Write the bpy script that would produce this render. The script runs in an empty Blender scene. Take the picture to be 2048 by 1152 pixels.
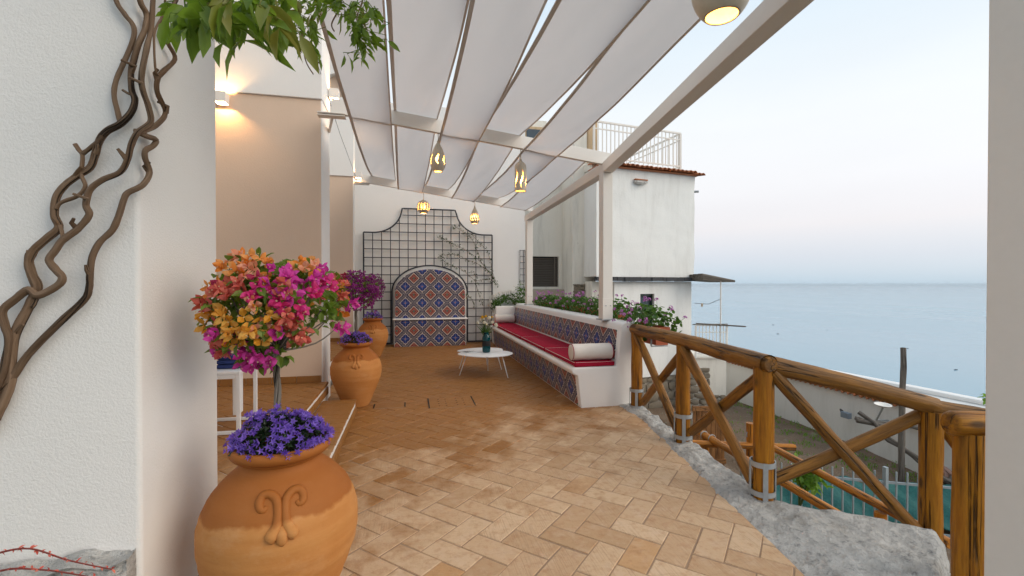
import bpy, bmesh, math, random
from mathutils import Vector, Matrix, Quaternion, noise as mnoise
PI = math.pi
rad = math.radians
scene = bpy.context.scene
COL = scene.collection

# ------------------------------------------------------------------ camera
cam_d = bpy.data.cameras.new("camera")
cam_d.lens = 16.0
cam_d.sensor_width = 36.0
cam_d.clip_start = 0.05
cam_d.clip_end = 60000.0
cam = bpy.data.objects.new("camera", cam_d)
COL.objects.link(cam)
cam.location = (0.0, 0.0, 1.55)
cam.rotation_euler = (rad(89.5), 0.0, rad(-12.5))
scene.camera = cam

# ------------------------------------------------------------------ sky, sun, exposure
SUN_EL, SUN_AZ = 32.0, 120.0          # azimuth clockwise from +Y: the sun stands to the right and a little behind the camera
world = bpy.data.worlds.new("World")
scene.world = world
world.use_nodes = True
wn, wl = world.node_tree.nodes, world.node_tree.links
wn.clear()
sky = wn.new("ShaderNodeTexSky")
sky.sky_type = 'NISHITA'
sky.sun_disc = False
sky.sun_elevation = rad(SUN_EL)
sky.sun_rotation = rad(SUN_AZ)
sky.altitude = 50.0
sky.air_density = 1.0
sky.dust_density = 1.0
sky.ozone_density = 1.0
bg = wn.new("ShaderNodeBackground")
bg.inputs[1].default_value = 0.13
wo = wn.new("ShaderNodeOutputWorld")
# thin bright evening haze over the whole sky: colour depends on elevation only, the same all round
wtc = wn.new("ShaderNodeTexCoord")
wsx = wn.new("ShaderNodeSeparateXYZ")
wl.new(wtc.outputs["Generated"], wsx.inputs[0])
wrp = wn.new("ShaderNodeValToRGB")
HZ = [(0.0, (.43, .56, .675)), (.05, (.57, .605, .685)), (.11, (.75, .71, .72)), (.19, (.815, .80, .80)), (.30, (.82, .835, .83)), (.52, (.64, .75, .825)), (1.0, (.50, .62, .74))]
while len(wrp.color_ramp.elements) < len(HZ): wrp.color_ramp.elements.new(.5)
for e_, (p_, c_) in zip(wrp.color_ramp.elements, HZ): e_.position = p_; e_.color = (*c_, 1)
wl.new(wsx.outputs[2], wrp.inputs[0])
wsc = wn.new("ShaderNodeVectorMath"); wsc.operation = 'SCALE'; wsc.inputs[3].default_value = 1 / 0.13
wno = wn.new("ShaderNodeTexNoise"); wno.inputs["Scale"].default_value = 2.2; wno.inputs["Detail"].default_value = 5.0
wmp = wn.new("ShaderNodeMapping"); wmp.inputs[3].default_value = (1, 1, 5)
wl.new(wtc.outputs["Generated"], wmp.inputs[0]); wl.new(wmp.outputs[0], wno.inputs["Vector"])
wmr = wn.new("ShaderNodeMapRange"); wmr.inputs[3].default_value = .955; wmr.inputs[4].default_value = 1.045
wl.new(wno.outputs["Fac"], wmr.inputs[0])
wcl = wn.new("ShaderNodeVectorMath"); wcl.operation = 'SCALE'
wl.new(wrp.outputs[0], wcl.inputs[0]); wl.new(wmr.outputs[0], wcl.inputs[3])
wl.new(wcl.outputs[0], wsc.inputs[0])
wmx = wn.new("ShaderNodeMix"); wmx.data_type = 'RGBA'; wmx.inputs[0].default_value = .86
wl.new(sky.outputs[0], wmx.inputs[6]); wl.new(wsc.outputs[0], wmx.inputs[7])
wl.new(wmx.outputs[2], bg.inputs[0])
wl.new(bg.outputs[0], wo.inputs[0])

sun_d = bpy.data.lights.new("sun", 'SUN')
sun_d.energy = 1.5
sun_d.angle = rad(48.0)
sun_d.color = (1.0, 0.87, 0.71)
sun = bpy.data.objects.new("sun", sun_d)
COL.objects.link(sun)
sd = Vector((math.sin(rad(SUN_AZ)) * math.cos(rad(SUN_EL)), math.cos(rad(SUN_AZ)) * math.cos(rad(SUN_EL)), math.sin(rad(SUN_EL))))
sun.rotation_euler = (-sd).to_track_quat('-Z', 'Y').to_euler()
sun.location = (0, 0, 30)

scene.view_settings.view_transform = 'Standard'
scene.view_settings.look = 'None'
scene.view_settings.gamma = 1.0
scene.view_settings.use_curve_mapping = False
scene.view_settings.exposure = 0.36
scene.render.engine = 'CYCLES'
scene.cycles.use_denoising = True
scene.cycles.max_bounces = 7
scene.cycles.diffuse_bounces = 4
scene.cycles.glossy_bounces = 3
scene.cycles.use_adaptive_sampling = True
scene.cycles.adaptive_threshold = 0.025
scene.cycles.transparent_max_bounces = 8
scene.cycles.caustics_reflective = False
scene.cycles.caustics_refractive = False
scene.cycles.sample_clamp_indirect = 6.0

# ------------------------------------------------------------------ helpers: materials
def srgb(r, g, b):
    f = lambda c: (c / 255 / 12.92) if c / 255 <= 0.04045 else ((c / 255 + 0.055) / 1.055) ** 2.4
    return (f(r), f(g), f(b), 1.0)

class NT:
    """small wrapper for building node trees"""
    def __init__(s, name):
        s.m = bpy.data.materials.new(name)
        s.m.use_nodes = True
        s.t = s.m.node_tree
        s.b = s.t.nodes["Principled BSDF"]
        s.out = s.t.nodes["Material Output"]
    def n(s, typ, **kw):
        nd = s.t.nodes.new(typ)
        for k, v in kw.items():
            setattr(nd, k, v)
        return nd
    def l(s, a, b):
        s.t.links.new(a, b)
    def put(s, sock, v):
        if isinstance(v, bpy.types.NodeSocket):
            s.l(v, sock)
        elif isinstance(v, (tuple, list)) and len(v) == 3 and sock.type == 'RGBA':
            sock.default_value = (*v, 1)
        else:
            sock.default_value = v
    def math(s, op, a, b=0.0, c=None, clamp=False):
        nd = s.n("ShaderNodeMath", operation=op)
        nd.use_clamp = clamp
        s.put(nd.inputs[0], a); s.put(nd.inputs[1], b)
        if c is not None:
            s.put(nd.inputs[2], c)
        return nd.outputs[0]
    def pos(s):
        return s.n("ShaderNodeNewGeometry").outputs["Position"]
    def objc(s):
        return s.n("ShaderNodeTexCoord").outputs["Object"]
    def attr(s, name, out="Fac"):
        return s.n("ShaderNodeAttribute", attribute_name=name).outputs[out]
    def rnd(s):
        return s.n("ShaderNodeObjectInfo").outputs["Random"]
    def map(s, v, scale=(1, 1, 1), loc=(0, 0, 0), rot=(0, 0, 0)):
        nd = s.n("ShaderNodeMapping")
        s.l(v, nd.inputs[0])
        nd.inputs[1].default_value = loc; nd.inputs[2].default_value = rot; nd.inputs[3].default_value = scale
        return nd.outputs[0]
    def noise(s, v, scale, detail=3.0, rough=0.55, dist=0.0, out="Fac"):
        nd = s.n("ShaderNodeTexNoise")
        if v is not None:
            s.l(v, nd.inputs["Vector"])
        nd.inputs["Scale"].default_value = scale; nd.inputs["Detail"].default_value = detail
        nd.inputs["Roughness"].default_value = rough; nd.inputs["Distortion"].default_value = dist
        return nd.outputs[out]
    def voro(s, v, scale, feature='F1', out="Distance"):
        nd = s.n("ShaderNodeTexVoronoi", feature=feature)
        s.l(v, nd.inputs["Vector"]); nd.inputs["Scale"].default_value = scale
        return nd.outputs[out]
    def ramp(s, f, *stops):
        nd = s.n("ShaderNodeValToRGB")
        el = nd.color_ramp.elements
        while len(el) < len(stops):
            el.new(0.5)
        for e, (p, c) in zip(el, stops):
            e.position = p
            e.color = (c, c, c, 1) if isinstance(c, (int, float)) else ((*c, 1) if len(c) == 3 else c)
        s.put(nd.inputs[0], f)
        return nd.outputs[0]
    def mix(s, f, a, b, mode='MIX'):
        nd = s.n("ShaderNodeMix", data_type='RGBA', blend_type=mode)
        s.put(nd.inputs[0], f); s.put(nd.inputs[6], a); s.put(nd.inputs[7], b)
        return nd.outputs[2]
    def bump(s, h, strength=0.3, dist=0.01, normal=None):
        nd = s.n("ShaderNodeBump")
        nd.inputs["Strength"].default_value = strength; nd.inputs["Distance"].default_value = dist
        s.l(h, nd.inputs["Height"])
        if normal is not None:
            s.l(normal, nd.inputs["Normal"])
        return nd.outputs[0]
    def fin(s, color=None, rough=None, normal=None, **kw):
        if color is not None: s.put(s.b.inputs["Base Color"], color)
        if rough is not None: s.put(s.b.inputs["Roughness"], rough)
        if normal is not None: s.l(normal, s.b.inputs["Normal"])
        for k, v in kw.items():
            s.put(s.b.inputs[k.replace('_', ' ')], v)
        return s.m
    def translucent(s, color, fac):
        tr = s.n("ShaderNodeBsdfTranslucent")
        s.put(tr.inputs[0], color)
        mx = s.n("ShaderNodeMixShader")
        mx.inputs[0].default_value = fac
        s.l(s.b.outputs[0], mx.inputs[1]); s.l(tr.outputs[0], mx.inputs[2])
        s.l(mx.outputs[0], s.out.inputs[0])
        return s.m

M = {}
def stucco(name, col, bump=0.35, scale=95.0, dirt=0.0, dirtcol=(0.25, 0.22, 0.18), var=0.06):
    t = NT(name); p = t.pos()
    big = t.noise(p, 0.9, 4, 0.6)
    c = t.mix(big, [x * (1 - var) for x in col], [min(x * (1 + var), 0.9) for x in col])
    blot = t.noise(p, 6.0, 4, 0.6)
    c = t.mix(t.math('MULTIPLY', blot, 0.10), c, [x * 0.82 for x in col])
    if dirt:
        st = t.noise(t.map(p, (2.2, 2.2, 0.35)), 1.6, 6, 0.68)
        c = t.mix(t.math('MULTIPLY', t.ramp(st, (0.50, 0.0), (0.78, 1.0)), dirt), c, dirtcol)
        pk = t.noise(p, 9.0, 6, 0.7)
        c = t.mix(t.math('MULTIPLY', t.ramp(pk, (0.66, 0.0), (0.72, 1.0)), dirt * 1.1), c, dirtcol)
    f = t.noise(p, scale, 3, 0.6)
    g = t.noise(p, 14.0, 3, 0.5)
    h = t.math('ADD', f, t.math('MULTIPLY', g, .45))
    return t.fin(c, 0.9, t.bump(h, bump, 0.004))
M['stucco'] = stucco('stucco_white', (0.80, 0.775, 0.745), 0.55, 120)
M['stucco_fine'] = stucco('stucco_fine', (0.80, 0.78, 0.755), 0.4, 90)
M['beige'] = stucco('plaster_beige', (0.69, 0.53, 0.41), 0.45, 80)
M['bench_plaster'] = stucco('bench_plaster', (0.81, 0.79, 0.77), 0.12, 45)
M['old_plaster'] = stucco('old_plaster', (0.82, 0.81, 0.78), 0.7, 22, 0.24)
M['old_plaster2'] = stucco('older_plaster', (0.78, 0.74, 0.66), 0.6, 26, 0.40)
M['ochre'] = stucco('ochre_plaster', (0.56, 0.40, 0.24), 0.6, 26, 0.6, (0.12, 0.11, 0.10))
M['garden_white'] = stucco('garden_wall_plaster', (0.70, 0.69, 0.66), 0.3, 30, 0.25)

def plain(name, col, rough=0.5, metal=0.0, **kw):
    t = NT(name)
    n = t.noise(t.pos(), 25, 3, 0.6)
    c = t.mix(t.math('MULTIPLY', n, 0.25), col, [x * 0.75 for x in col])
    return t.fin(c, rough, None, Metallic=metal, **kw)
M['white_metal'] = plain('white_painted_metal', (0.79, 0.745, 0.69), 0.5)
M['table_white'] = plain('table_white', (0.80, 0.81, 0.83), 0.3)
M['black_metal'] = plain('black_iron', (0.018, 0.02, 0.03), 0.45)
M['black_gap'] = plain('black_slot', (0.01, 0.01, 0.01), 0.8)
M['slate'] = plain('slate_ledge', (0.045, 0.045, 0.05), 0.75)
M['green_door'] = plain('dark_green_paint', (0.012, 0.035, 0.028), 0.4)
M['grey_box'] = plain('grey_plastic', (0.20, 0.24, 0.28), 0.5)
M['navy'] = plain('navy_cloth', (0.015, 0.03, 0.13), 0.9)
M['paper'] = plain('magazine_paper', (0.7, 0.72, 0.74), 0.5)
M['print'] = plain('magazine_print', (0.10, 0.11, 0.12), 0.6)
M['rope'] = plain('rope', (0.5, 0.42, 0.32), 0.9)
M['wire'] = plain('wire', (0.12, 0.12, 0.12), 0.5)
M['soil'] = plain('potting_soil', (0.03, 0.022, 0.016), 0.95)
M['hanging_pot'] = plain('hanging_pot_plastic', (0.42, 0.10, 0.04), 0.55)
M['navy_boat'] = plain('boat_hull', (0.08, 0.10, 0.13), 0.5)
M['green_net'] = None
t = NT('galvanised'); p = t.pos()
v = t.voro(p, 60, out="Color")
M['galv'] = t.fin(t.mix(t.noise(p, 30, 4, .7), (0.30, 0.32, 0.33), (0.52, 0.54, 0.55)), 0.48, t.bump(t.noise(p, 60), .1, .002), Metallic=0.55)
t = NT('railing_zinc'); p = t.pos()
M['zinc'] = t.fin(t.mix(t.noise(p, 12, 4, .7), (0.28, 0.33, 0.35), (0.42, 0.47, 0.49)), 0.5, None, Metallic=0.3)

t = NT('pierced_ceramic'); p = t.objc()
M['ceramic'] = t.fin(t.mix(t.noise(p, 40, 4, .6), (0.50, 0.42, 0.32), (0.66, 0.58, 0.46)), 0.42, t.bump(t.noise(p, 90), .15, .002))
def emit(name, col, strength):
    t = NT(name)
    t.b.inputs["Base Color"].default_value = (*col, 1)
    t.b.inputs["Emission Color"].default_value = (*col, 1)
    t.b.inputs["Emission Strength"].default_value = strength
    return t.m
M['bulb'] = emit('warm_bulb', (1.0, 0.52, 0.10), 11.0)
M['led'] = emit('warm_led', (1.0, 0.72, 0.36), 18.0)

# terracotta floor bricks
t = NT('floor_brick'); p = t.pos(); r = t.attr('rnd')
base = t.ramp(r, (0.0, (0.45, 0.285, 0.16)), (0.3, (0.54, 0.36, 0.22)), (0.62, (0.58, 0.40, 0.25)), (0.94, (0.62, 0.44, 0.285)), (1.0, (0.50, 0.29, 0.14)))
mot = t.noise(p, 16, 5, 0.65)
base = t.mix(t.ramp(mot, (0.50, 0.0), (0.80, 0.8)), base, (0.38, 0.19, 0.095))
pale = t.noise(t.map(p, (1, 1, 1), (3.1, 7.7, 0)), 9, 5, 0.7)
base = t.mix(t.ramp(pale, (0.5, 0.0), (0.8, 0.55)), base, (0.62, 0.46, 0.34))
scuff = t.noise(t.map(p, (3, 22, 1), rot=(0, 0, rad(45))), 2.0, 3, .6)
base = t.mix(t.math('MULTIPLY', t.ramp(scuff, (0.55, 0), (0.8, 1)), .25), base, (0.28, 0.15, 0.08))
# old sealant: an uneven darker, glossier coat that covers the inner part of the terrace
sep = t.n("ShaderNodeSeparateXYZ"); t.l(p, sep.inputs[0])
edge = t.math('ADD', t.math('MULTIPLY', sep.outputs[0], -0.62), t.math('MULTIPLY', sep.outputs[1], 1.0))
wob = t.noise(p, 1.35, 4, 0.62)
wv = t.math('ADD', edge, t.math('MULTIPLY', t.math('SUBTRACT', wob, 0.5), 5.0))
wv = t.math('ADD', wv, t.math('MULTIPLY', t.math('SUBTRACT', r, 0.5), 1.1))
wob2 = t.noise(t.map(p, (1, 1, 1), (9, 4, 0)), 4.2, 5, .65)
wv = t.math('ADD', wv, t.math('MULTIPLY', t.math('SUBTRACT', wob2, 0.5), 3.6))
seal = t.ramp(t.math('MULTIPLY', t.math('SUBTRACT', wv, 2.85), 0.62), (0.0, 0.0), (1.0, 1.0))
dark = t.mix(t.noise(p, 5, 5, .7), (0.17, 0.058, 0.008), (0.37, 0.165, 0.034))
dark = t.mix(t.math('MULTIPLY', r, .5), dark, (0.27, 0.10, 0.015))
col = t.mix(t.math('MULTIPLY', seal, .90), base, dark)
pits = t.noise(p, 70, 3, .6)
col = t.mix(t.ramp(pits, (0.68, 0), (0.76, .6)), col, (0.20, 0.11, 0.06))
gro = t.n("ShaderNodeTexWave", wave_type='BANDS', bands_direction='X')
ro = t.math('SUBTRACT', 0.78, t.math('MULTIPLY', seal, 0.34))
ro = t.math('ADD', ro, t.math('MULTIPLY', t.math('SUBTRACT', mot, .5), .35))
sa = t.noise(t.map(p, (120, 5, 1), rot=(0, 0, rad(45))), 1.0, 2, .5)
sb = t.noise(t.map(p, (120, 5, 1), rot=(0, 0, rad(-45))), 1.0, 2, .5)
pick = t.math('GREATER_THAN', t.math('FRACT', t.math('MULTIPLY', r, 7.3)), .5)
stri = t.math('ADD', t.math('MULTIPLY', sa, pick), t.math('MULTIPLY', sb, t.math('SUBTRACT', 1.0, pick)))
stri = t.math('MULTIPLY', stri, t.math('GREATER_THAN', t.math('FRACT', t.math('MULTIPLY', r, 3.1)), .45))
col = t.mix(t.math('MULTIPLY', t.ramp(stri, (.5, 0), (.68, 1)), .28), col, (0.30, 0.17, 0.09))
h = t.math('ADD', t.math('MULTIPLY', t.noise(p, 26, 4, .6), 1.0), t.math('MULTIPLY', pits, -.35))
h = t.math('ADD', h, t.math('MULTIPLY', stri, -.5))
M['brick'] = t.fin(col, ro, t.bump(h, .6, .008), Specular_IOR_Level=.18)
t = NT('grout'); p = t.pos()
M['grout'] = t.fin(t.mix(t.noise(p, 20, 4, .7), (0.22, 0.135, 0.08), (0.40, 0.275, 0.18)), 0.95, t.bump(t.noise(p, 90), .4, .004))

# rough limestone kerb
t = NT('rough_stone'); p = t.pos()
n1 = t.noise(p, 5, 8, .68); n2 = t.noise(p, 22, 6, .7)
c = t.mix(t.ramp(n1, (0.3, 0), (0.7, 1)), (0.45, 0.435, 0.41), (0.74, 0.715, 0.675))
c = t.mix(t.ramp(n2, (0.53, 0), (0.70, .75)), c, (0.16, 0.165, 0.17))
c = t.mix(t.ramp(t.noise(t.map(p, loc=(5, 1, 2)), 3.2, 5, .7), (0.58, 0), (0.72, .5)), c, (0.42, 0.34, 0.25))
c = t.mix(t.ramp(t.noise(p, 60, 4, .7), (.6, 0), (.7, .5)), c, (0.62, 0.60, 0.56))
h = t.math('ADD', t.math('MULTIPLY', n1, 2.0), t.math('ADD', n2, t.math('MULTIPLY', t.voro(p, 14), .8)))
M['stone'] = t.fin(c, 0.92, t.bump(h, 1.0, .045))
t = NT('masonry_stone'); p = t.pos()
c = t.mix(t.noise(p, 3, 6, .7), (0.11, 0.09, 0.065), (0.36, 0.30, 0.22))
c = t.mix(t.math('MULTIPLY', t.attr('rnd'), .5), c, (0.20, 0.17, 0.135))
M['masonry'] = t.fin(c, .95, t.bump(t.noise(p, 24, 6, .7), .8, .015))
M['mortar'] = stucco('lime_mortar', (0.36, 0.31, 0.25), .8, 30, .3)

# weathered varnished logs
def wood(name, c1, c2, c3, gloss=0.45):
    t = NT(name); lp = t.attr('lp', 'Vector')
    g = t.noise(t.map(lp, (34, 34, 2.4)), 1.0, 6, .65, .6)
    big = t.noise(t.map(lp, (6, 6, 1.1)), 1.0, 5, .65)
    c = t.mix(t.ramp(g, (0.32, 0), (0.68, 1)), c1, c2)
    c = t.mix(t.ramp(big, (0.50, 0), (0.72, .9)), c, c3)
    cr = t.noise(t.map(lp, (15, 15, .55), (3, 1, 2)), 1.0, 3, .5, .3)
    crack = t.math('MULTIPLY', t.ramp(t.math('ABSOLUTE', t.math('SUBTRACT', cr, .50)), (0.0, 1.0), (0.017, 0.0)), t.ramp(big, (.42, 0), (.5, 1)))
    c = t.mix(t.math('MULTIPLY', crack, .85), c, (0.02, 0.012, 0.006))
    kn = t.voro(t.map(lp, (7, 7, 3)), 1.0)
    c = t.mix(t.ramp(kn, (0.07, .8), (0.16, 0)), c, (0.05, 0.025, 0.01))
    fine = t.noise(t.map(lp, (90, 90, 5)), 1.0, 3, .6)
    c = t.mix(t.ramp(fine, (.5, 0), (.72, .55)), c, [x * .45 for x in c1])
    h = t.math('SUBTRACT', t.math('MULTIPLY', g, .6), t.math('MULTIPLY', crack, 1.6))
    return t.fin(c, gloss, t.bump(h, 1.0, .014), Specular_IOR_Level=.3)
M['log'] = wood('log_varnished', (0.27, 0.092, 0.004), (0.44, 0.18, 0.009), (0.05, 0.018, 0.003), .5)
M['log_rail'] = wood('log_weathered', (0.20, 0.080, 0.010), (0.35, 0.155, 0.024), (0.075, 0.034, 0.010), .52)
M['log_new'] = wood('log_orange', (0.42, 0.14, 0.012), (0.58, 0.22, 0.024), (0.20, 0.07, 0.015), .4)
M['grey_wood'] = wood('grey_dead_wood', (0.10, 0.085, 0.07), (0.22, 0.19, 0.16), (0.06, 0.05, 0.045), .85)
M['vine'] = wood('vine_bark', (0.11, 0.06, 0.03), (0.28, 0.185, 0.12), (0.05, 0.028, 0.015), .8)
M['trunk'] = wood('shrub_bark', (0.10, 0.085, 0.07), (0.27, 0.23, 0.19), (0.06, 0.05, 0.04), .8)
M['gate_wood'] = wood('gate_wood', (0.24, 0.10, 0.03), (0.36, 0.17, 0.06), (0.16, 0.06, 0.02), .6)

# terracotta pots: with a darker damp upper part
t = NT('terracotta_pot'); p = t.objc()
sep = t.n("ShaderNodeSeparateXYZ"); t.l(p, sep.inputs[0])
n = t.noise(p, 5, 5, .6)
base = t.mix(n, (0.42, 0.155, 0.034), (0.56, 0.255, 0.085))
streak = t.noise(t.map(p, (1.5, 1.5, 16)), 1.5, 4, .6)
base = t.mix(t.ramp(streak, (0.4, 0), (0.75, .5)), base, (0.58, 0.28, 0.09))
bloom = t.noise(t.map(p, (1, 1, 1.6), (4, 2, 1)), 4.5, 6, .72)
base = t.mix(t.math('MULTIPLY', t.ramp(bloom, (.54, 0), (.74, 1)), .30), base, (0.62, 0.38, 0.20))
spot = t.noise(p, 22, 5, .7)
base = t.mix(t.ramp(spot, (.66, 0), (.76, .45)), base, (0.22, 0.10, 0.045))
damp = t.math('ADD', sep.outputs[2], t.math('MULTIPLY', t.math('SUBTRACT', t.noise(p, 3.0, 5, .6), .5), .16))
dm = t.ramp(t.math('MULTIPLY', t.math('SUBTRACT', damp, .585), 60), (0, 0), (1, 1))
base = t.mix(t.math('MULTIPLY', dm, .8), base, (0.30, 0.085, 0.012))
M['pot'] = t.fin(base, t.math('SUBTRACT', .74, t.math('MULTIPLY', dm, .12)), t.bump(t.math('ADD', t.noise(p, 40, 4, .6), t.math('MULTIPLY', streak, 1.5)), .25, .004), Specular_IOR_Level=.2)

# canopy cloth
t = NT('canopy_cloth'); p = t.pos()
weave = t.noise(t.map(p, (260, 40, 260)), 1, 2, .5)
c = t.mix(t.noise(p, 1.2, 3), (0.75, 0.715, 0.685), (0.80, 0.77, 0.745))
t.fin(c, .85, t.bump(weave, .12, .001))
M['canopy'] = t.translucent((0.77, 0.76, 0.765), .40)
t = NT('canopy_hem'); t.fin((0.70, 0.66, 0.63), .9)
M['hem'] = t.translucent((0.6, 0.56, 0.53), .16)
def cloth(name, col, sc=220):
    t = NT(name); p = t.pos()
    w = t.noise(p, sc, 2, .6)
    c = t.mix(t.noise(p, 5, 4), col, [x * .8 for x in col])
    return t.fin(c, .9, t.bump(t.math('ADD', w, t.math('MULTIPLY', t.noise(p, 9), 2)), .3, .004), Specular_IOR_Level=.15)
M['crimson'] = cloth('crimson_canvas', (0.36, 0.010, 0.035))
M['cream'] = cloth('cream_canvas', (0.78, 0.72, 0.66))
M['piping'] = cloth('white_piping', (0.75, 0.66, 0.62))
M['red_piping'] = cloth('red_piping', (0.35, 0.02, 0.04))

# painted majolica tiles, UV unit = one repeat of the pattern
t = NT('majolica'); uv = t.n("ShaderNodeUVMap", uv_map="UVMap").outputs[0]
s = t.n("ShaderNodeSeparateXYZ"); t.l(uv, s.inputs[0])
fx = t.math('SUBTRACT', s.outputs[0], t.math('ROUND', s.outputs[0]))
fy = t.math('SUBTRACT', s.outputs[1], t.math('ROUND', s.outputs[1]))
ax, ay = t.math('ABSOLUTE', fx), t.math('ABSOLUTE', fy)
d1 = t.math('ADD', ax, ay)
gx, gy = t.math('SUBTRACT', .5, ax), t.math('SUBTRACT', .5, ay)
d2 = t.math('ADD', gx, gy)
al = t.math('SUBTRACT', ax, ay)
lt = lambda a, b: t.math('LESS_THAN', a, b)
navy, white, red, blue, lblue = (0.012, 0.016, 0.080), (0.72, 0.64, 0.52), (0.25, 0.016, 0.014), (0.008, 0.028, 0.19), (0.04, 0.13, 0.42)
wave = t.math('MULTIPLY', t.math('SINE', t.math('MULTIPLY', al, 2 * PI * 5)), .062)
tt = t.math('SUBTRACT', d1, .5)
w1 = lt(t.math('ABSOLUTE', t.math('SUBTRACT', tt, wave)), .0085)
w2 = lt(t.math('ABSOLUTE', t.math('ADD', tt, wave)), .0085)
dots = lt(t.math('ADD', t.math('ABSOLUTE', tt), t.math('ABSOLUTE', t.math('SUBTRACT', t.math('PINGPONG', t.math('ADD', al, .05), .05), .0))), .012)
c = t.mix(t.math('MAXIMUM', t.math('MAXIMUM', w1, w2), dots), navy, white)
# outline and blue flower
scal = t.math('MULTIPLY', t.math('COSINE', t.math('MULTIPLY', al, 2 * PI * 4.2)), .022)
db = t.math('ADD', d1, scal)
c = t.mix(lt(db, .365), c, white)
c = t.mix(lt(db, .315), c, blue)
pet = lt(t.math('MULTIPLY', ax, ay), t.math('MULTIPLY', t.math('SUBTRACT', .26, d1), .022))
c = t.mix(t.math('MULTIPLY', pet, lt(d1, .25)), c, lblue)
c = t.mix(lt(d1, .055), c, (0.50, 0.16, 0.04))
# red diamond with chevrons
c = t.mix(lt(d2, .345), c, white)
st = lt(t.math('SINE', t.math('MULTIPLY', t.math('SUBTRACT', gx, gy), 2 * PI * 9)), .55)
c = t.mix(lt(d2, .295), c, t.mix(st, (0.40, 0.22, 0.17), red))
c = t.mix(lt(d2, .07), c, (0.03, 0.16, 0.12))
c = t.mix(t.math('MULTIPLY', t.noise(t.pos(), 30, 3), .18), c, (0.30, 0.25, 0.2))
M['tile'] = t.fin(c, .30, t.bump(t.noise(t.pos(), 40), .05, .002), Specular_IOR_Level=.22)

# glass vase
t = NT('teal_glass')
M['teal_glass'] = t.fin((0.0, 0.10, 0.12), .06, None, Transmission_Weight=.55, IOR=1.45)
t = NT('clear_glass')
M['clear_glass'] = t.fin((0.9, 0.95, 0.95), .03, None, Transmission_Weight=1.0, IOR=1.45)
t = NT('window_pane'); 
M['pane'] = t.fin((0.05, 0.07, 0.09), .08)
t = NT('roof_tile'); p = t.pos()
M['roof_tile'] = t.fin(t.mix(t.noise(p, 9, 5, .7), (0.28, 0.075, 0.02), (0.50, 0.20, 0.09)), .8, t.bump(t.noise(p, 40), .4, .005))

def leafmat(name, c1, c2, tr=.35, rough=.45):
    t = NT(name)
    g = t.n("ShaderNodeNewGeometry")
    rr = g.outputs["Random Per Island"]
    c = t.mix(rr, c1, c2)
    c = t.mix(t.math('MULTIPLY', t.noise(t.pos(), 40), .4), c, [x * .6 for x in c1])
    t.fin(c, rough)
    return t.translucent(t.mix(.5, c, [min(1, x * 1.6) for x in c2]), tr)
M['leaf_wisteria'] = leafmat('leaf_wisteria', (0.085, 0.165, 0.014), (0.21, 0.32, 0.028), .5)
M['leaf_yellow'] = leafmat('leaf_yellowing', (0.16, 0.20, 0.02), (0.26, 0.24, 0.04))
M['leaf_bou'] = leafmat('leaf_bougainvillea', (0.075, 0.145, 0.016), (0.20, 0.30, 0.035), .45)
M['leaf_camp'] = leafmat('leaf_bellflower', (0.014, 0.028, 0.010), (0.03, 0.06, 0.018), .2)
M['leaf_ger'] = leafmat('leaf_geranium', (0.035, 0.10, 0.015), (0.11, 0.22, 0.03))
M['leaf_jas'] = leafmat('leaf_jasmine', (0.02, 0.05, 0.012), (0.06, 0.12, 0.025))
M['leaf_fig'] = leafmat('leaf_bright', (0.10, 0.22, 0.02), (0.20, 0.36, 0.035), .45)
M['stem'] = leafmat('green_stem', (0.05, 0.09, 0.02), (0.09, 0.14, 0.03), .1)
def petal(name, c1, c2, tr=.38):
    t = NT(name)
    rr = t.rnd()
    ri = t.n("ShaderNodeNewGeometry").outputs["Random Per Island"]
    c = t.mix(t.math('FRACT', t.math('ADD', rr, ri)), c1, c2)
    t.fin(c, .6)
    return t.translucent(c, tr)
M['p_orange'] = petal('bract_orange', (0.85, 0.25, 0.015), (0.88, 0.40, 0.12))
M['p_yellow'] = petal('bract_yellow', (0.85, 0.36, 0.02), (0.85, 0.48, 0.10))
M['p_peach'] = petal('bract_peach', (0.85, 0.33, 0.17), (0.85, 0.42, 0.28))
M['p_coral'] = petal('bract_coral', (0.62, 0.09, 0.07), (0.76, 0.22, 0.15))
M['p_magenta'] = petal('bract_magenta', (0.62, 0.02, 0.30), (0.78, 0.09, 0.48))
M['p_hot'] = petal('bract_hot_pink', (0.68, 0.02, 0.15), (0.72, 0.05, 0.28))
M['p_violet'] = petal('bract_violet', (0.20, 0.008, 0.15), (0.38, 0.04, 0.30))
M['p_wine'] = petal('bract_wine', (0.40, 0.015, 0.07), (0.52, 0.03, 0.12))
M['p_bell'] = petal('bellflower_petal', (0.20, 0.09, 0.52), (0.38, 0.24, 0.78), .4)
M['p_ger'] = petal('geranium_petal', (0.45, 0.12, 0.42), (0.62, 0.26, 0.58))
M['p_white'] = petal('white_petal', (0.75, 0.72, 0.66), (0.80, 0.76, 0.72))
M['p_tulip'] = petal('tulip_petal', (0.80, 0.76, 0.60), (0.82, 0.80, 0.70))
M['p_gold'] = petal('gold_petal', (0.75, 0.42, 0.01), (0.80, 0.52, 0.03))
M['p_heart'] = petal('flower_heart', (0.80, 0.66, 0.30), (0.85, 0.75, 0.5))

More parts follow.
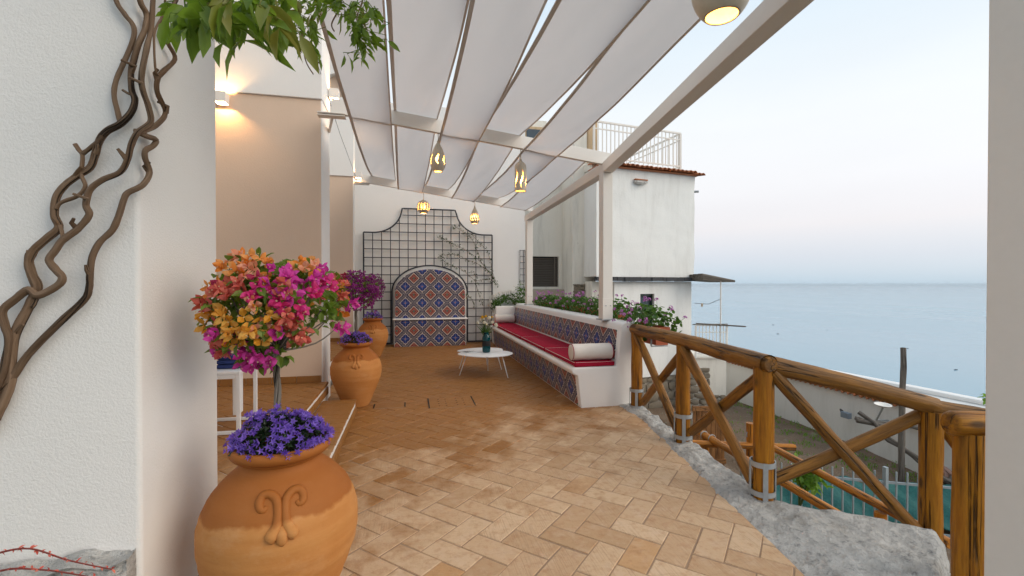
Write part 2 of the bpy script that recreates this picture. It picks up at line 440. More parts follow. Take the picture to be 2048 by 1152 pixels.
# ------------------------------------------------------------------ helpers: geometry
class MB:
    def __init__(s):
        s.v = []; s.f = []; s.uv = {}; s.lp = None; s.r = {}; s.mi = {}
    def add(s, vs, fs, lps=None, rnd=None, mi=0):
        o = len(s.v)
        s.v += [tuple(x) for x in vs]
        for f in fs:
            if rnd is not None: s.r[len(s.f)] = rnd
            if mi: s.mi[len(s.f)] = mi
            s.f.append(tuple(i + o for i in f))
        if lps is not None:
            if s.lp is None: s.lp = {}
            for i, l in enumerate(lps): s.lp[o + i] = l
        return s
    def box(s, x0, x1, y0, y1, z0, z1, **k):
        return s.add([(x0, y0, z0), (x1, y0, z0), (x1, y1, z0), (x0, y1, z0), (x0, y0, z1), (x1, y0, z1), (x1, y1, z1), (x0, y1, z1)],
                     [(0, 3, 2, 1), (4, 5, 6, 7), (0, 1, 5, 4), (1, 2, 6, 5), (2, 3, 7, 6), (3, 0, 4, 7)], **k)
    def bar(s, a, b, w, h=None, up=(0, 0, 1), **k):
        """rectangular bar from a to b; w across, h along up"""
        a, b = Vector(a), Vector(b); h = h or w
        d = (b - a).normalized(); u = Vector(up)
        if abs(d.dot(u)) > .99: u = Vector((0, 1, 0))
        r = d.cross(u).normalized(); u = r.cross(d)
        vs = []
        for p in (a, b):
            for sx, sz in ((-1, -1), (1, -1), (1, 1), (-1, 1)):
                vs.append(p + r * sx * w / 2 + u * sz * h / 2)
        return s.add(vs, [(3, 2, 1, 0), (4, 5, 6, 7), (0, 1, 5, 4), (1, 2, 6, 5), (2, 3, 7, 6), (3, 0, 4, 7)], **k)
    def tube(s, pts, r, n=8, wob=0.0, seed=0, cap=True, twist=0.0):
        """tapered tube along pts; r a number or a list; carries the 'lp' rest coordinates"""
        pts = [Vector(p) for p in pts]; m = len(pts)
        rs = r if isinstance(r, (list, tuple)) else [r] * m
        vs, lps, fs = [], [], []
        L = 0.0; prev = None
        off = Vector((seed * 1.37 % 11, seed * 2.11 % 13, seed * 3.77 % 17))
        for i, p in enumerate(pts):
            d = (pts[min(i + 1, m - 1)] - pts[max(i - 1, 0)]).normalized()
            if prev is None:
                u = Vector((0, 0, 1)) if abs(d.z) < .9 else Vector((1, 0, 0))
                u = (u - d * u.dot(d)).normalized()
            else:
                u = (prev - d * prev.dot(d)).normalized()
            prev = u; w = d.cross(u)
            if i: L += (p - pts[i - 1]).length
            for k in range(n):
                a = 2 * PI * k / n + twist * L
                q = u * math.cos(a) + w * math.sin(a)
                rr = rs[i]
                if wob: rr *= 1 + wob * mnoise.noise(Vector((math.cos(a) * 1.3, math.sin(a) * 1.3, L * 4)) + off)
                vs.append(p + q * rr); lps.append((math.cos(a) * rs[i] + off.x, math.sin(a) * rs[i] + off.y, L + off.z))
        for i in range(m - 1):
            for k in range(n):
                a, b = i * n + k, i * n + (k + 1) % n
                fs.append((a, b, b + n, a + n))
        if cap:
            fs.append(tuple(range(n - 1, -1, -1))); fs.append(tuple(range((m - 1) * n, m * n)))
        return s.add(vs, fs, lps)
    def lathe(s, prof, n=32, c=(0, 0, 0), hole=None):
        o = []
        for (r, z) in prof:
            for k in range(n):
                a = 2 * PI * k / n
                o.append((c[0] + r * math.cos(a), c[1] + r * math.sin(a), c[2] + z))
        fs = []
        for i in range(len(prof) - 1):
            for k in range(n):
                if hole and hole(2 * PI * (k + .5) / n, (i + .5) / (len(prof) - 1), i, k): continue
                a, b = i * n + k, i * n + (k + 1) % n
                fs.append((a, b, b + n, a + n))
        return s.add(o, fs)
    def prism(s, poly, ax, t0, t1):
        """poly: list of 2-D points; extruded along axis ax ('x','y','z') from t0 to t1"""
        n = len(poly)
        def P(p, t):
            return {'x': (t, p[0], p[1]), 'y': (p[0], t, p[1]), 'z': (p[0], p[1], t)}[ax]
        vs = [P(p, t0) for p in poly] + [P(p, t1) for p in poly]
        fs = [tuple(range(n)), tuple(range(2 * n - 1, n - 1, -1))] + [(i, i + n, (i + 1) % n + n, (i + 1) % n) for i in range(n)]
        return s.add(vs, fs)
    def mesh(s, name):
        me = bpy.data.meshes.new(name)
        me.from_pydata(s.v, [], s.f)
        if s.lp:
            at = me.attributes.new('lp', 'FLOAT_VECTOR', 'POINT')
            for i, l in s.lp.items(): at.data[i].vector = l
        if s.r:
            at = me.attributes.new('rnd', 'FLOAT', 'FACE')
            for i, l in s.r.items(): at.data[i].value = l
        for i, m in s.mi.items(): me.polygons[i].material_index = m
        return me
    def build(s, name, mat, parent=None, smooth=False, bevel=0.0, seg=2, fixn=True, angle=40):
        me = s.mesh(name)
        if fixn or bevel:
            bm = bmesh.new(); bm.from_mesh(me)
            if fixn: bmesh.ops.recalc_face_normals(bm, faces=bm.faces)
            if bevel:
                ed = [e for e in bm.edges if len(e.link_faces) == 2 and e.calc_face_angle(0) > rad(30)]
                bmesh.ops.bevel(bm, geom=ed, offset=bevel, segments=seg, affect='EDGES', profile=.5, clamp_overlap=True)
            bm.to_mesh(me); bm.free()
        return link(name, me, mat, parent, smooth, angle)

def link(name, me, mat, parent=None, smooth=False, angle=40):
    if mat is not None:
        for m in (mat if isinstance(mat, (list, tuple)) else [mat]): me.materials.append(m)
    if smooth:
        me.shade_smooth()
        if angle < 180 and hasattr(me, 'set_sharp_from_angle'): me.set_sharp_from_angle(angle=rad(angle))
    o = bpy.data.objects.new(name, me)
    COL.objects.link(o)
    if parent is not None:
        o.parent = parent
        o.matrix_parent_inverse = parent.matrix_world.inverted() if parent.type != 'EMPTY' else Matrix.Identity(4)
        if parent.type == 'EMPTY':
            o.matrix_parent_inverse = Matrix.Translation(-parent.location)
    return o
def tag(o, label, cat, group=None):
    o['label'] = label; o['category'] = cat
    if group: o['group'] = group
    return o
def struct(o):
    o['kind'] = 'structure'; return o
def stuff(o):
    o['kind'] = 'stuff'; return o
def thing(name, label, cat, loc=(0, 0, 0), group=None):
    e = bpy.data.objects.new(name, None)
    e.empty_display_size = .1
    COL.objects.link(e); e.location = loc
    return tag(e, label, cat, group)
def inst(name, me, parent, loc, rot=None, scale=1.0):
    """linked copy of a shared mesh as a part; world placement"""
    o = bpy.data.objects.new(name, me); COL.objects.link(o)
    if parent is not None:
        o.parent = parent
        off = parent.location if parent.type == 'EMPTY' else (parent.parent.location * 0 if parent.parent else Vector((0, 0, 0)))
        o.matrix_parent_inverse = Matrix.Translation(-Vector(off)) if parent.type == 'EMPTY' else Matrix.Identity(4)
    o.location = loc
    if rot is not None:
        o.rotation_mode = 'QUATERNION' if isinstance(rot, Quaternion) else 'XYZ'
        if isinstance(rot, Quaternion): o.rotation_quaternion = rot
        else: o.rotation_euler = rot
    o.scale = (scale,) * 3 if isinstance(scale, (int, float)) else scale
    return o
def spline(pts, sub=6):
    """Catmull-Rom through pts"""
    P = [Vector(p) for p in pts]; out = []
    for i in range(len(P) - 1):
        p0, p1, p2, p3 = P[max(i - 1, 0)], P[i], P[i + 1], P[min(i + 2, len(P) - 1)]
        for k in range(sub):
            t = k / sub
            out.append(.5 * ((2 * p1) + (p2 - p0) * t + (2 * p0 - 5 * p1 + 4 * p2 - p3) * t * t + (3 * p1 - p0 - 3 * p2 + p3) * t ** 3))
    out.append(P[-1]); return out
def clip(poly, conv):
    """clip 2-D poly with a convex counter-clockwise polygon"""
    out = list(poly)
    for i in range(len(conv)):
        a, b = conv[i], conv[(i + 1) % len(conv)]
        ins = lambda p: (b[0] - a[0]) * (p[1] - a[1]) - (b[1] - a[1]) * (p[0] - a[0]) >= 0
        res = []
        for k in range(len(out)):
            p, q = out[k], out[(k + 1) % len(out)]
            ip, iq = ins(p), ins(q)
            if ip: res.append(p)
            if ip != iq:
                d1 = (b[0] - a[0]) * (p[1] - a[1]) - (b[1] - a[1]) * (p[0] - a[0])
                d2 = (b[0] - a[0]) * (q[1] - a[1]) - (b[1] - a[1]) * (q[0] - a[0])
                t = d1 / (d1 - d2)
                res.append((p[0] + (q[0] - p[0]) * t, p[1] + (q[1] - p[1]) * t))
        out = res
        if len(out) < 3: return []
    cl = []
    for p in out:
        if not cl or math.hypot(p[0] - cl[-1][0], p[1] - cl[-1][1]) > .004: cl.append(p)
    if len(cl) > 2 and math.hypot(cl[0][0] - cl[-1][0], cl[0][1] - cl[-1][1]) < .004: cl.pop()
    return cl if len(cl) >= 3 else []
def area(p):
    return .5 * sum(p[i][0] * p[(i + 1) % len(p)][1] - p[(i + 1) % len(p)][0] * p[i][1] for i in range(len(p)))
def brick_geo(poly, z, rng, th=.03, bev=.0045, tilt=.0009):
    """one flat brick: top inset, small rounded shoulder, worn outline"""
    if area(poly) < 0: poly = poly[::-1]
    n = len(poly)
    cx = sum(p[0] for p in poly) / n; cy = sum(p[1] for p in poly) / n
    ta, tb = rng.uniform(-tilt, tilt) * 6, rng.uniform(-tilt, tilt) * 6
    dz = rng.uniform(-tilt, tilt)
    Z = lambda x, y: z + dz + (x - cx) * ta + (y - cy) * tb
    po = [(p[0] + rng.uniform(-.0035, .0035), p[1] + rng.uniform(-.0035, .0035)) for p in poly]
    def inset(p, d):
        L = max(math.hypot(p[0] - cx, p[1] - cy), .01); k = 1 - min(d * 1.4 / L, .5)
        return (cx + (p[0] - cx) * k, cy + (p[1] - cy) * k)
    top = [inset(p, bev) for p in po]
    vs = [(x, y, Z(x, y)) for x, y in top] + [(x, y, Z(x, y) - bev * .9) for x, y in po] + [(x, y, z - th) for x, y in po]
    fs = [tuple(range(n))]
    for k in (0, n):
        for i in range(n): fs.append((i + k, i + k + n, (i + 1) % n + n + k, (i + 1) % n + k))
    return vs, fs
def herring(conv, W, ang, gap=.005, org=(0, 0)):
    """herringbone bricks 2:1 laid at ang, clipped to the convex polygon conv"""
    ca, sa = math.cos(ang), math.sin(ang)
    xs = [p[0] for p in conv]; ys = [p[1] for p in conv]
    R = max(max(xs) - min(xs), max(ys) - min(ys)); mx, my = sum(xs) / len(xs), sum(ys) / len(ys)
    N = int(R / W) + 3; out = []
    for i in range(-N, N):
        for j in range(-N, N):
            s_ = (i - j) % 4
            if s_ == 0: w, h = 2, 1
            elif s_ == 3: w, h = 1, 2
            else: continue
            q = [(i * W + gap / 2, j * W + gap / 2), ((i + w) * W - gap / 2, j * W + gap / 2), ((i + w) * W - gap / 2, (j + h) * W - gap / 2), (i * W + gap / 2, (j + h) * W - gap / 2)]
            q = [(mx + org[0] + x * ca - y * sa, my + org[1] + x * sa + y * ca) for x, y in q]
            if max(p[0] for p in q) < min(xs) or min(p[0] for p in q) > max(xs) or max(p[1] for p in q) < min(ys) or min(p[1] for p in q) > max(ys): continue
            q = clip(q, conv)
            if q and abs(area(q)) > .0008: out.append(q)
    return out
CAMP = Vector((0, 0, 1.55))
def lay_bricks(bricks, z, parent, limit, rng, mat):
    """nearest bricks as separate parts, the rest as one part"""
    def size(q):
        cx = sum(p[0] for p in q) / len(q); cy = sum(p[1] for p in q) / len(q)
        d = Vector((cx, cy, z)) - CAMP
        f = d.y * math.cos(rad(12.5)) + d.x * math.sin(rad(12.5))
        rr = d.x * math.cos(rad(12.5)) - d.y * math.sin(rad(12.5))
        if f < .3: return 0
        if abs(rr / f) > 1.14 or (CAMP.z - z) / f > .66: return abs(area(q)) / d.length ** 3 * .001
        return abs(area(q)) / d.length ** 3
    bricks = sorted(bricks, key=size, reverse=True)
    for q in bricks[:limit]:
        m = MB(); vs, fs = brick_geo(q, z, rng); m.add(vs, fs, rnd=rng.random())
        m.build('brick', mat, parent, fixn=False)
    if len(bricks) > limit:
        m = MB()
        for q in bricks[limit:]:
            vs, fs = brick_geo(q, z, rng); m.add(vs, fs, rnd=rng.random())
        stuff(m.build('far_bricks', mat, parent, fixn=False))

# ------------------------------------------------------------------ setting: sea, terrain
rng = random.Random(7)
t = NT('sea_water'); p = t.pos()
w1 = t.noise(t.map(p, (.05, .018, 1), rot=(0, 0, rad(25))), 1.0, 5, .6)
w2 = t.noise(t.map(p, (.5, .25, 1), rot=(0, 0, rad(25))), 1.0, 4, .6)
band = t.noise(t.map(p, (.004, .0012, 1), rot=(0, 0, rad(40))), 1.0, 4, .6)
h = t.math('ADD', t.math('MULTIPLY', w1, 3.0), t.math('MULTIPLY', w2, .5))
M['sea'] = t.fin(t.mix(band, (0.15, 0.31, 0.41), (0.21, 0.38, 0.47)), t.math('ADD', .12, t.math('MULTIPLY', band, .14)), t.bump(h, .12, 1.0), IOR=1.33)
m = MB(); m.add([(-8000, -3000, -60), (20000, -3000, -60), (20000, 26000, -60), (-8000, 26000, -60)], [(0, 1, 2, 3)])
struct(m.build('sea', M['sea']))

# hillside garden below the terrace: a real height field that drops away behind the far wall
t = NT('garden_soil'); p = t.pos()
c = t.mix(t.noise(p, 3.5, 6, .7), (0.11, 0.07, 0.042), (0.25, 0.17, 0.11))
c = t.mix(t.ramp(t.noise(p, 30, 5, .7), (.55, 0), (.75, .8)), c, (0.30, 0.25, 0.19))
M['garden'] = t.fin(c, .95, t.bump(t.math('ADD', t.noise(p, 18, 6, .7), t.math('MULTIPLY', t.voro(p, 30), .4)), .9, .03))
def garden_z(x, y):
    z = -2.0 - .10 * max(0, 6.2 - y) * .4 + .05 * mnoise.noise(Vector((x * .9, y * .9, 2))) + .02 * mnoise.noise(Vector((x * 4, y * 4, 5)))
    if 6.2 < x < 9.4 and y > 6: z += .10 * min(1, (y - 6) / 2)
    return z
m = MB(); nx, ny = 70, 110
for j in range(ny + 1):
    for i in range(nx + 1):
        x = 2.7 + (9.75 - 2.7) * i / nx; y = -1.0 + 17.5 * j / ny
        m.v.append((x, y, garden_z(x, y)))
for j in range(ny):
    for i in range(nx):
        a = j * (nx + 1) + i; m.f.append((a, a + 1, a + nx + 2, a + nx + 1))
garden = struct(m.build('garden_ground', M['garden'], smooth=True, angle=180))
# slope that falls from the garden to the shore
t = NT('hillside_scrub'); p = t.pos()
M['hill'] = t.fin(t.mix(t.noise(p, .2, 8, .7), (0.05, 0.07, 0.03), (0.20, 0.17, 0.12)), .95, t.bump(t.noise(p, 1.5, 6, .7), 1, .5))
m = MB(); rows = [(-60, -2.6), (2.6, -2.6), (14.0, -2.6), (17, -6), (24, -16), (40, -38), (62, -61)]
for j in range(41):
    y = -60 + 160 * j / 40
    for (x, z) in rows:
        m.v.append((x + (0 if x < 14.5 else 3 * mnoise.noise(Vector((y * .05, x * .1, 0)))), y, z + (0 if x < 14.5 else 1.2 * mnoise.noise(Vector((y * .1, x * .1, 3))))))
n = len(rows)
for j in range(40):
    for i in range(n - 1):
        a = j * n + i; m.f.append((a, a + 1, a + n + 1, a + n))
struct(m.build('hillside', M['hill'], smooth=True, angle=180))

# ------------------------------------------------------------------ terrace floor
terr = [(-1.06, 1.55), (1.95, 1.55), (2.6, 4.75), (2.6, 12.1), (-1.3, 12.1)]
m = MB(); m.prism(terr, 'z', -.35, -.0042)
floor = struct(m.build('terrace_floor', M['grout']))
W = .166
COVERS = [(.22, .80, 5.72, 6.26), (-.46, -.08, 5.86, 6.12)]
bricks = herring(terr, W, rad(-45), .007, (.03, .02))
def off_cover(q):
    cx = sum(p[0] for p in q) / len(q); cy = sum(p[1] for p in q) / len(q)
    return True
lay_bricks(bricks, 0.0, floor, 300, rng, M['brick'])

# raised porch floor and its step
m = MB(); m.box(-3.7, -1.05, 2.30, 6.2, -.3, .2935)
porch = struct(m.build('porch_floor', M['stucco_fine']))
pl = [(-3.6, 2.70), (-1.04, 2.70), (-1.04, 6.195), (-3.6, 6.195)]
lay_bricks(herring(pl, .166, rad(45), .006), .30, porch, 140, rng, M['brick'])
m = MB(); m.box(-3.7, -1.3, 6.74, 10.44, -.3, .2935)
porch2 = struct(m.build('porch_floor', M['stucco_fine']))
lay_bricks(herring([(-3, 6.75), (-1.29, 6.75), (-1.29, 10.43), (-3, 10.43)], .166, rad(45), .006), .30, porch2, 0, rng, M['brick'])
for k in range(12):
    y0, y1 = 2.72 + k * .29, 2.72 + (k + 1) * .29 - .006
    mm = MB(); mm.box(-1.049, -1.036, y0, y1, .152, .232, rnd=rng.random()); mm.build('riser_tile', M['brick'], porch, bevel=.003)
m = MB(); m.box(-1.055, -.664, 2.3, 5.80, -.05, .136)
step = struct(m.build('porch_step', M['stucco_fine'], bevel=.004))
for k in range(22):
    y0, y1 = 2.3 + k * .159, 2.3 + (k + 1) * .159 - .006
    mm = MB(); vs, fs = brick_geo([(-1.034, y0), (-.65, y0), (-.65, y1), (-1.034, y1)], .152, rng, th=.0155); mm.add(vs, fs, rnd=rng.random() * .8 + .1)
    mm.build('tread_tile', M['brick'], step, fixn=False)
for k in range(12):
    y0, y1 = 2.3 + k * .292, 2.3 + (k + 1) * .292 - .006
    mm = MB(); mm.box(-.663, -.648, y0, y1, .0, .072, rnd=rng.random()); mm.build('riser_tile', M['brick'], step, bevel=.003)

# inspection covers set into the paving
for (x0, x1, y0, y1), lab in zip(COVERS, ('square inspection cover with drain holes set into the terrace paving near the table', 'plain paved inspection cover beside the middle terracotta jar')):
    e = thing('inspection_cover', lab, 'drain cover', ((x0 + x1) / 2, (y0 + y1) / 2, 0), 'inspection covers in the paving')
    mm = MB(); mm.box(x0, x1, y0, y1, -.02, .0035, rnd=.35); mm.build('lid', M['brick'], e, bevel=.002)
    for sx in (x0, x1):
        mm = MB(); mm.box(sx - .008, sx + .008, y0 + .03, y1 - .03, .0, .0065); mm.build('slot', M['black_gap'], e)
    for sy in (y0, y1):
        mm = MB(); mm.box(x0, x1, sy - .002, sy + .002, .0, .005); mm.build('frame_edge', M['grout'], e)
    if x0 > 0:
        for gx_ in (.22, .38, .62, .78):
            for gy_ in (.2, .4, .6, .8):
                mm = MB(); mm.lathe([(0.0001, .0), (.010, .0), (.010, .005), (.0001, .005)], 8, (x0 + gx_ * (x1 - x0), y0 + gy_ * (y1 - y0), .0)); mm.build('drain_hole', M['black_gap'], e)

# ------------------------------------------------------------------ rough stone kerb with the terrace's retaining wall
def kerb_in(y):
    return 2.6 if y > 4.75 else 1.95 + (y - 1.55) / 3.2 * .65
def kerb_out(y):
    pts = [(.6, 2.25), (1.3, 2.40), (1.86, 2.80), (2.05, 3.12), (2.19, 3.27), (2.32, 3.12), (2.45, 2.93), (2.58, 2.72), (2.76, 2.57), (3.05, 2.56), (4.0, 2.69), (5.0, 2.82), (5.5, 2.86)]
    for (a, b), (c, d) in zip(pts, pts[1:]):
        if a <= y <= c: return b + (d - b) * (y - a) / (c - a)
    return pts[-1][1]
def kerb_h(y):
    return .035
m = MB(); nu, nv = 34, 170
for j in range(nv + 1):
    y = .6 + 4.9 * j / nv
    for i in range(nu + 1):
        u = i / nu; xi, xo = kerb_in(y), kerb_out(y)
        ed = .035 * mnoise.noise(Vector((y * 9, 1, 4))) + .02 * mnoise.noise(Vector((y * 25, 5, 4)))
        x = xi - .06 + ed * .6 + (xo - xi + .06 - ed * .6) * u + (.05 * mnoise.noise(Vector((y * 2.3, 7, 1))) * u)
        prof = min(1, u / .35)
        prof = prof * prof * (3 - 2 * prof)
        z = kerb_h(y) * prof - .012 + (.028 * mnoise.noise(Vector((x * 5, y * 5, 0))) + .016 * mnoise.noise(Vector((x * 14, y * 14, 3))) + .008 * mnoise.noise(Vector((x * 36, y * 36, 9)))) * (.25 + .75 * prof)
        if u < .03: z = -.02
        if u > .93: z -= (u - .93) / .07 * .12
        m.v.append((x, y, z))
    m.v.append((kerb_out(y) - .02, y, -1.0)); m.v.append((kerb_out(y) + .02, y, -2.6))
n = nu + 3
for j in range(nv):
    for i in range(n - 1):
        a = j * n + i; m.f.append((a, a + 1, a + n + 1, a + n))
kerb = struct(m.build('stone_kerb', M['stone'], smooth=True, angle=180))
# retaining wall on under the bench
m = MB(); m.box(2.62, 2.84, 5.5, 12.3, -2.6, -.02); struct(m.build('retaining_wall', M['masonry']))

# ------------------------------------------------------------------ house on the left
pil = thing('stucco_pillar', 'wide white stucco pillar in the left foreground with the vine climbing it', 'pillar', (-2.2, 2.3, 0))
m = MB(); m.box(-4.2, -1.0, 1.98, 2.69, -.4, 6.5); m.build('wall', M['stucco'], pil, smooth=True, bevel=.02, seg=3)
house = thing('house', 'white house with beige lower walls and wall lamps left of the terrace', 'house', (-2.4, 8, 0))
LED = 3.89
m = MB(); m.box(-4.2, -1.1, 6.2, 6.73, -.3, LED); m.build('wall', M['stucco_fine'], house, bevel=.012)
m = MB(); m.box(-4.2, -1.118, 6.192, 6.24, .30, LED - .002); m.build('beige_panel', M['beige'], house)
m = MB(); m.box(-4.2, -1.095, 6.165, 6.74, LED + .001, 8.5); m.build('upper_wall', M['stucco_fine'], house, bevel=.008)
m = MB(); m.box(-4.2, -1.22, 10.45, 10.62, -.3, LED); m.build('wall', M['stucco_fine'], house, bevel=.012)
m = MB(); m.box(-4.2, -1.236, 10.442, 10.5, .30, LED - .002); m.build('beige_panel', M['beige'], house)
up = MB()
up.box(-4.2, -1.75, 10.415, 10.63, LED + .001, 8.5); up.box(-1.4295, -1.215, 10.415, 10.63, LED + .001, 8.5)
up.box(-1.7499, -1.43, 10.4151, 10.6299, LED + .0012, 5.58)
arc = [(-1.7499, 8.4999), (-1.43, 8.4999), (-1.43, 5.92)] + [(-1.59 + .16 * math.cos(a), 5.92 + .16 * math.sin(a)) for a in [PI * k / 12 for k in range(1, 12)]] + [(-1.7499, 5.92)]
up.prism(arc, 'y', 10.4151, 10.6299)
up.build('upper_wall', M['stucco_fine'], house)
m = MB(); m.box(-1.76, -1.42, 10.56, 10.6, 5.55, 6.15); m.build('niche_back', M['beige'], house)
m = MB(); m.box(-4.3, -3.7, 2.69, 12.1, -.3, 8.5); m.build('rear_wall', M['stucco_fine'], house)
m = MB(); m.box(-4.3, 3.05, 12.1, 12.4, -.3, 6.2); m.build('end_wall', M['stucco_fine'], house, bevel=.01)
# skirting tiles at the foot of the beige walls
for k in range(9):
    x1 = -1.125 - k * .29
    mm = MB(); mm.box(x1 - .284, x1, 6.178, 6.19, .301, .385, rnd=rng.random()); mm.build('skirting_tile', M['brick'], house, bevel=.003)
for k in range(5):
    x1 = -1.24 - k * .29
    mm = MB(); mm.box(x1 - .284, x1, 10.428, 10.44, .301, .385, rnd=rng.random()); mm.build('skirting_tile', M['brick'], house, bevel=.003)

# up-and-down wall lamps: open boxes with a small warm lamp inside
def wall_lamp(c, n, label, power, s=.062):
    """c: centre of the box; n: 'y' faces the camera, 'x' faces the terrace"""
    e = thing('wall_lamp', label, 'wall lamp', c, 'up-and-down wall lamps')
    m = MB(); x, y, z = c; w = .005
    m.box(x - s, x + s, y - s, y - s + w, z - s, z + s); m.box(x - s, x + s, y + s - w, y + s, z - s, z + s)
    m.box(x - s, x - s + w, y - s + w, y + s - w, z - s, z + s); m.box(x + s - w, x + s, y - s + w, y + s - w, z - s, z + s)
    m.build('case', M['white_metal'], e)
    m = MB(); m.box(x - .03, x + .03, y - .03, y + .03, z - .006, z + .006); m.build('led_plate', M['led'], e)
    m = MB()
    if n == 'y': m.box(x - .04, x + .04, y + s, y + s + .03, z - .04, z + .04)
    else: m.box(x - s - .03, x - s, y - .04, y + .04, z - .04, z + .04)
    m.build('mount', M['white_metal'], e)
    for sg in (1, -1):
        ld = bpy.data.lights.new('lamp_light', 'POINT'); ld.energy = power; ld.color = (1.0, .54, .19); ld.shadow_soft_size = .012
        lo = bpy.data.objects.new('lamp_light', ld); COL.objects.link(lo); lo.parent = e
        lo.location = (0, 0, sg * .02)
wall_lamp((-2.21, 6.085, 3.775), 'y', 'square white up-and-down wall lamp on the beige wall beside the foreground pillar', 11.0)
wall_lamp((-1.02, 6.62, 4.14), 'x', 'small white wall lamp at the corner above the pergola bracket, nearer of two', 6.0)
wall_lamp((-1.13, 10.52, 3.94), 'x', 'far small wall lamp at the corner where the last pergola beam meets the house', 5.0)

# ------------------------------------------------------------------ pergola
per = thing('pergola', 'white pergola with sloping cross beams and woven cloth canopy strips over the terrace', 'pergola', (2.6, 6, 0))
PM = M['white_metal']
posts = [((2.765, 10.58), 1.055), ((2.645, 5.905), 1.055), ((1.905, 1.045), -.02)]
for (x, y), z0 in posts:
    m = MB(); m.box(x - .072, x + .072, y - .072, y + .072, z0, 3.085); p = m.build('post', PM, per, bevel=.006)
    if z0 > .5:
        mm = MB(); mm.box(x - .0745, x + .0745, y - .0745, y + .0745, z0 + .001, z0 + .30); mm.build('sleeve', PM, p, bevel=.003)
        mm = MB(); mm.box(x - .10, x + .10, y - .10, y + .10, z0 - .004, z0 + .012); mm.build('base_plate', M['galv'], p, bevel=.002)
        for sx, sy in ((-.03, -.0775), (.04, -.0775)):
            mm = MB(); mm.box(x + sx - .007, x + sx + .007, y + sy - .004, y + sy + .004, z0 + .19, z0 + .204); mm.build('bolt', M['galv'], p)
m = MB(); m.bar((2.792, 10.86, 3.155), (2.648, 5.83, 3.155), .14, .14); m.build('main_beam', PM, per, bevel=.005)
m = MB(); m.bar((2.642, 5.826, 3.155), (1.84, .60, 3.155), .14, .14); m.build('main_beam', PM, per, bevel=.005)
def zb(k, x):
    return (3.215 + (1.35 - x) * .118, 3.215 + (1.95 - x) * .118, 3.215 + (2.5 - x) * .121, 3.30 + (2.75 - x) * .131)[k]
BY = (-2.90, 1.40, 5.90, 10.55); BH = .17; BW = .06
for k, xx in enumerate((None, (-.98, 2.02), (-.94, 2.70), (-1.06, 2.85))):
    if xx is None: continue
    xl, xr = xx; m = MB(); y = BY[k]
    a, b = Vector((xl, y, zb(k, xl) + BH / 2)), Vector((xr, y, zb(k, xr) + BH / 2))
    m.bar(a, b, BW, BH); bm_ = m.build('cross_beam', PM, per, bevel=.004)
    wx = (0, -1.0, -1.099, -1.214)[k] + .002; yb_ = (0, y, 6.68, 10.58)[k]
    mm = MB(); mm.box(wx, xl + .16, y - .06, y + .06, zb(k, xl) - .050, zb(k, xl) - .040); mm.box(wx, xl + .16, y - .06, y + .06, zb(k, xl) - .020, zb(k, xl) - .010)
    mm.bar((wx, yb_, zb(k, xl) + .02), (xl + .02, y, zb(k, xl) + .02), .03, .04)
    mm.build('bracket', PM, bm_, bevel=.002)
# canopy strips woven over and under the cross beams
ST = [((-.733, -.234), (-.86, -.332)), ((-.205, .328), (-.290, .248)), ((.364, .861), (.310, .844)), ((.902, 1.414), (.908, 1.421)), ((1.454, 1.921), (1.486, 2.012)), ((1.955, 2.495), (2.060, 2.655))]
def strip_z(i, y, x):
    odd = (i % 2 == 0)                     # strips 1,3,5 run under the middle beam
    if i == 5: odd = False
    lev = []
    for k in range(4):
        under = (odd and k % 2 == 0) or (not odd and k % 2 == 1)
        lev.append(zb(k, x) + (-.008 if under else BH + .008))
    for k in range(3):
        if BY[k] <= y <= BY[k + 1]:
            t_ = (y - BY[k]) / (BY[k + 1] - BY[k])
            f0, f1 = .045 / (BY[k + 1] - BY[k]), 1 - .045 / (BY[k + 1] - BY[k])
            if t_ < f0: return lev[k]
            if t_ > f1: return lev[k + 1]
            tt_ = (t_ - f0) / (f1 - f0)
            return lev[k] * (1 - tt_) + lev[k + 1] * tt_ - .32 * tt_ * (1 - tt_)
    return lev[3]
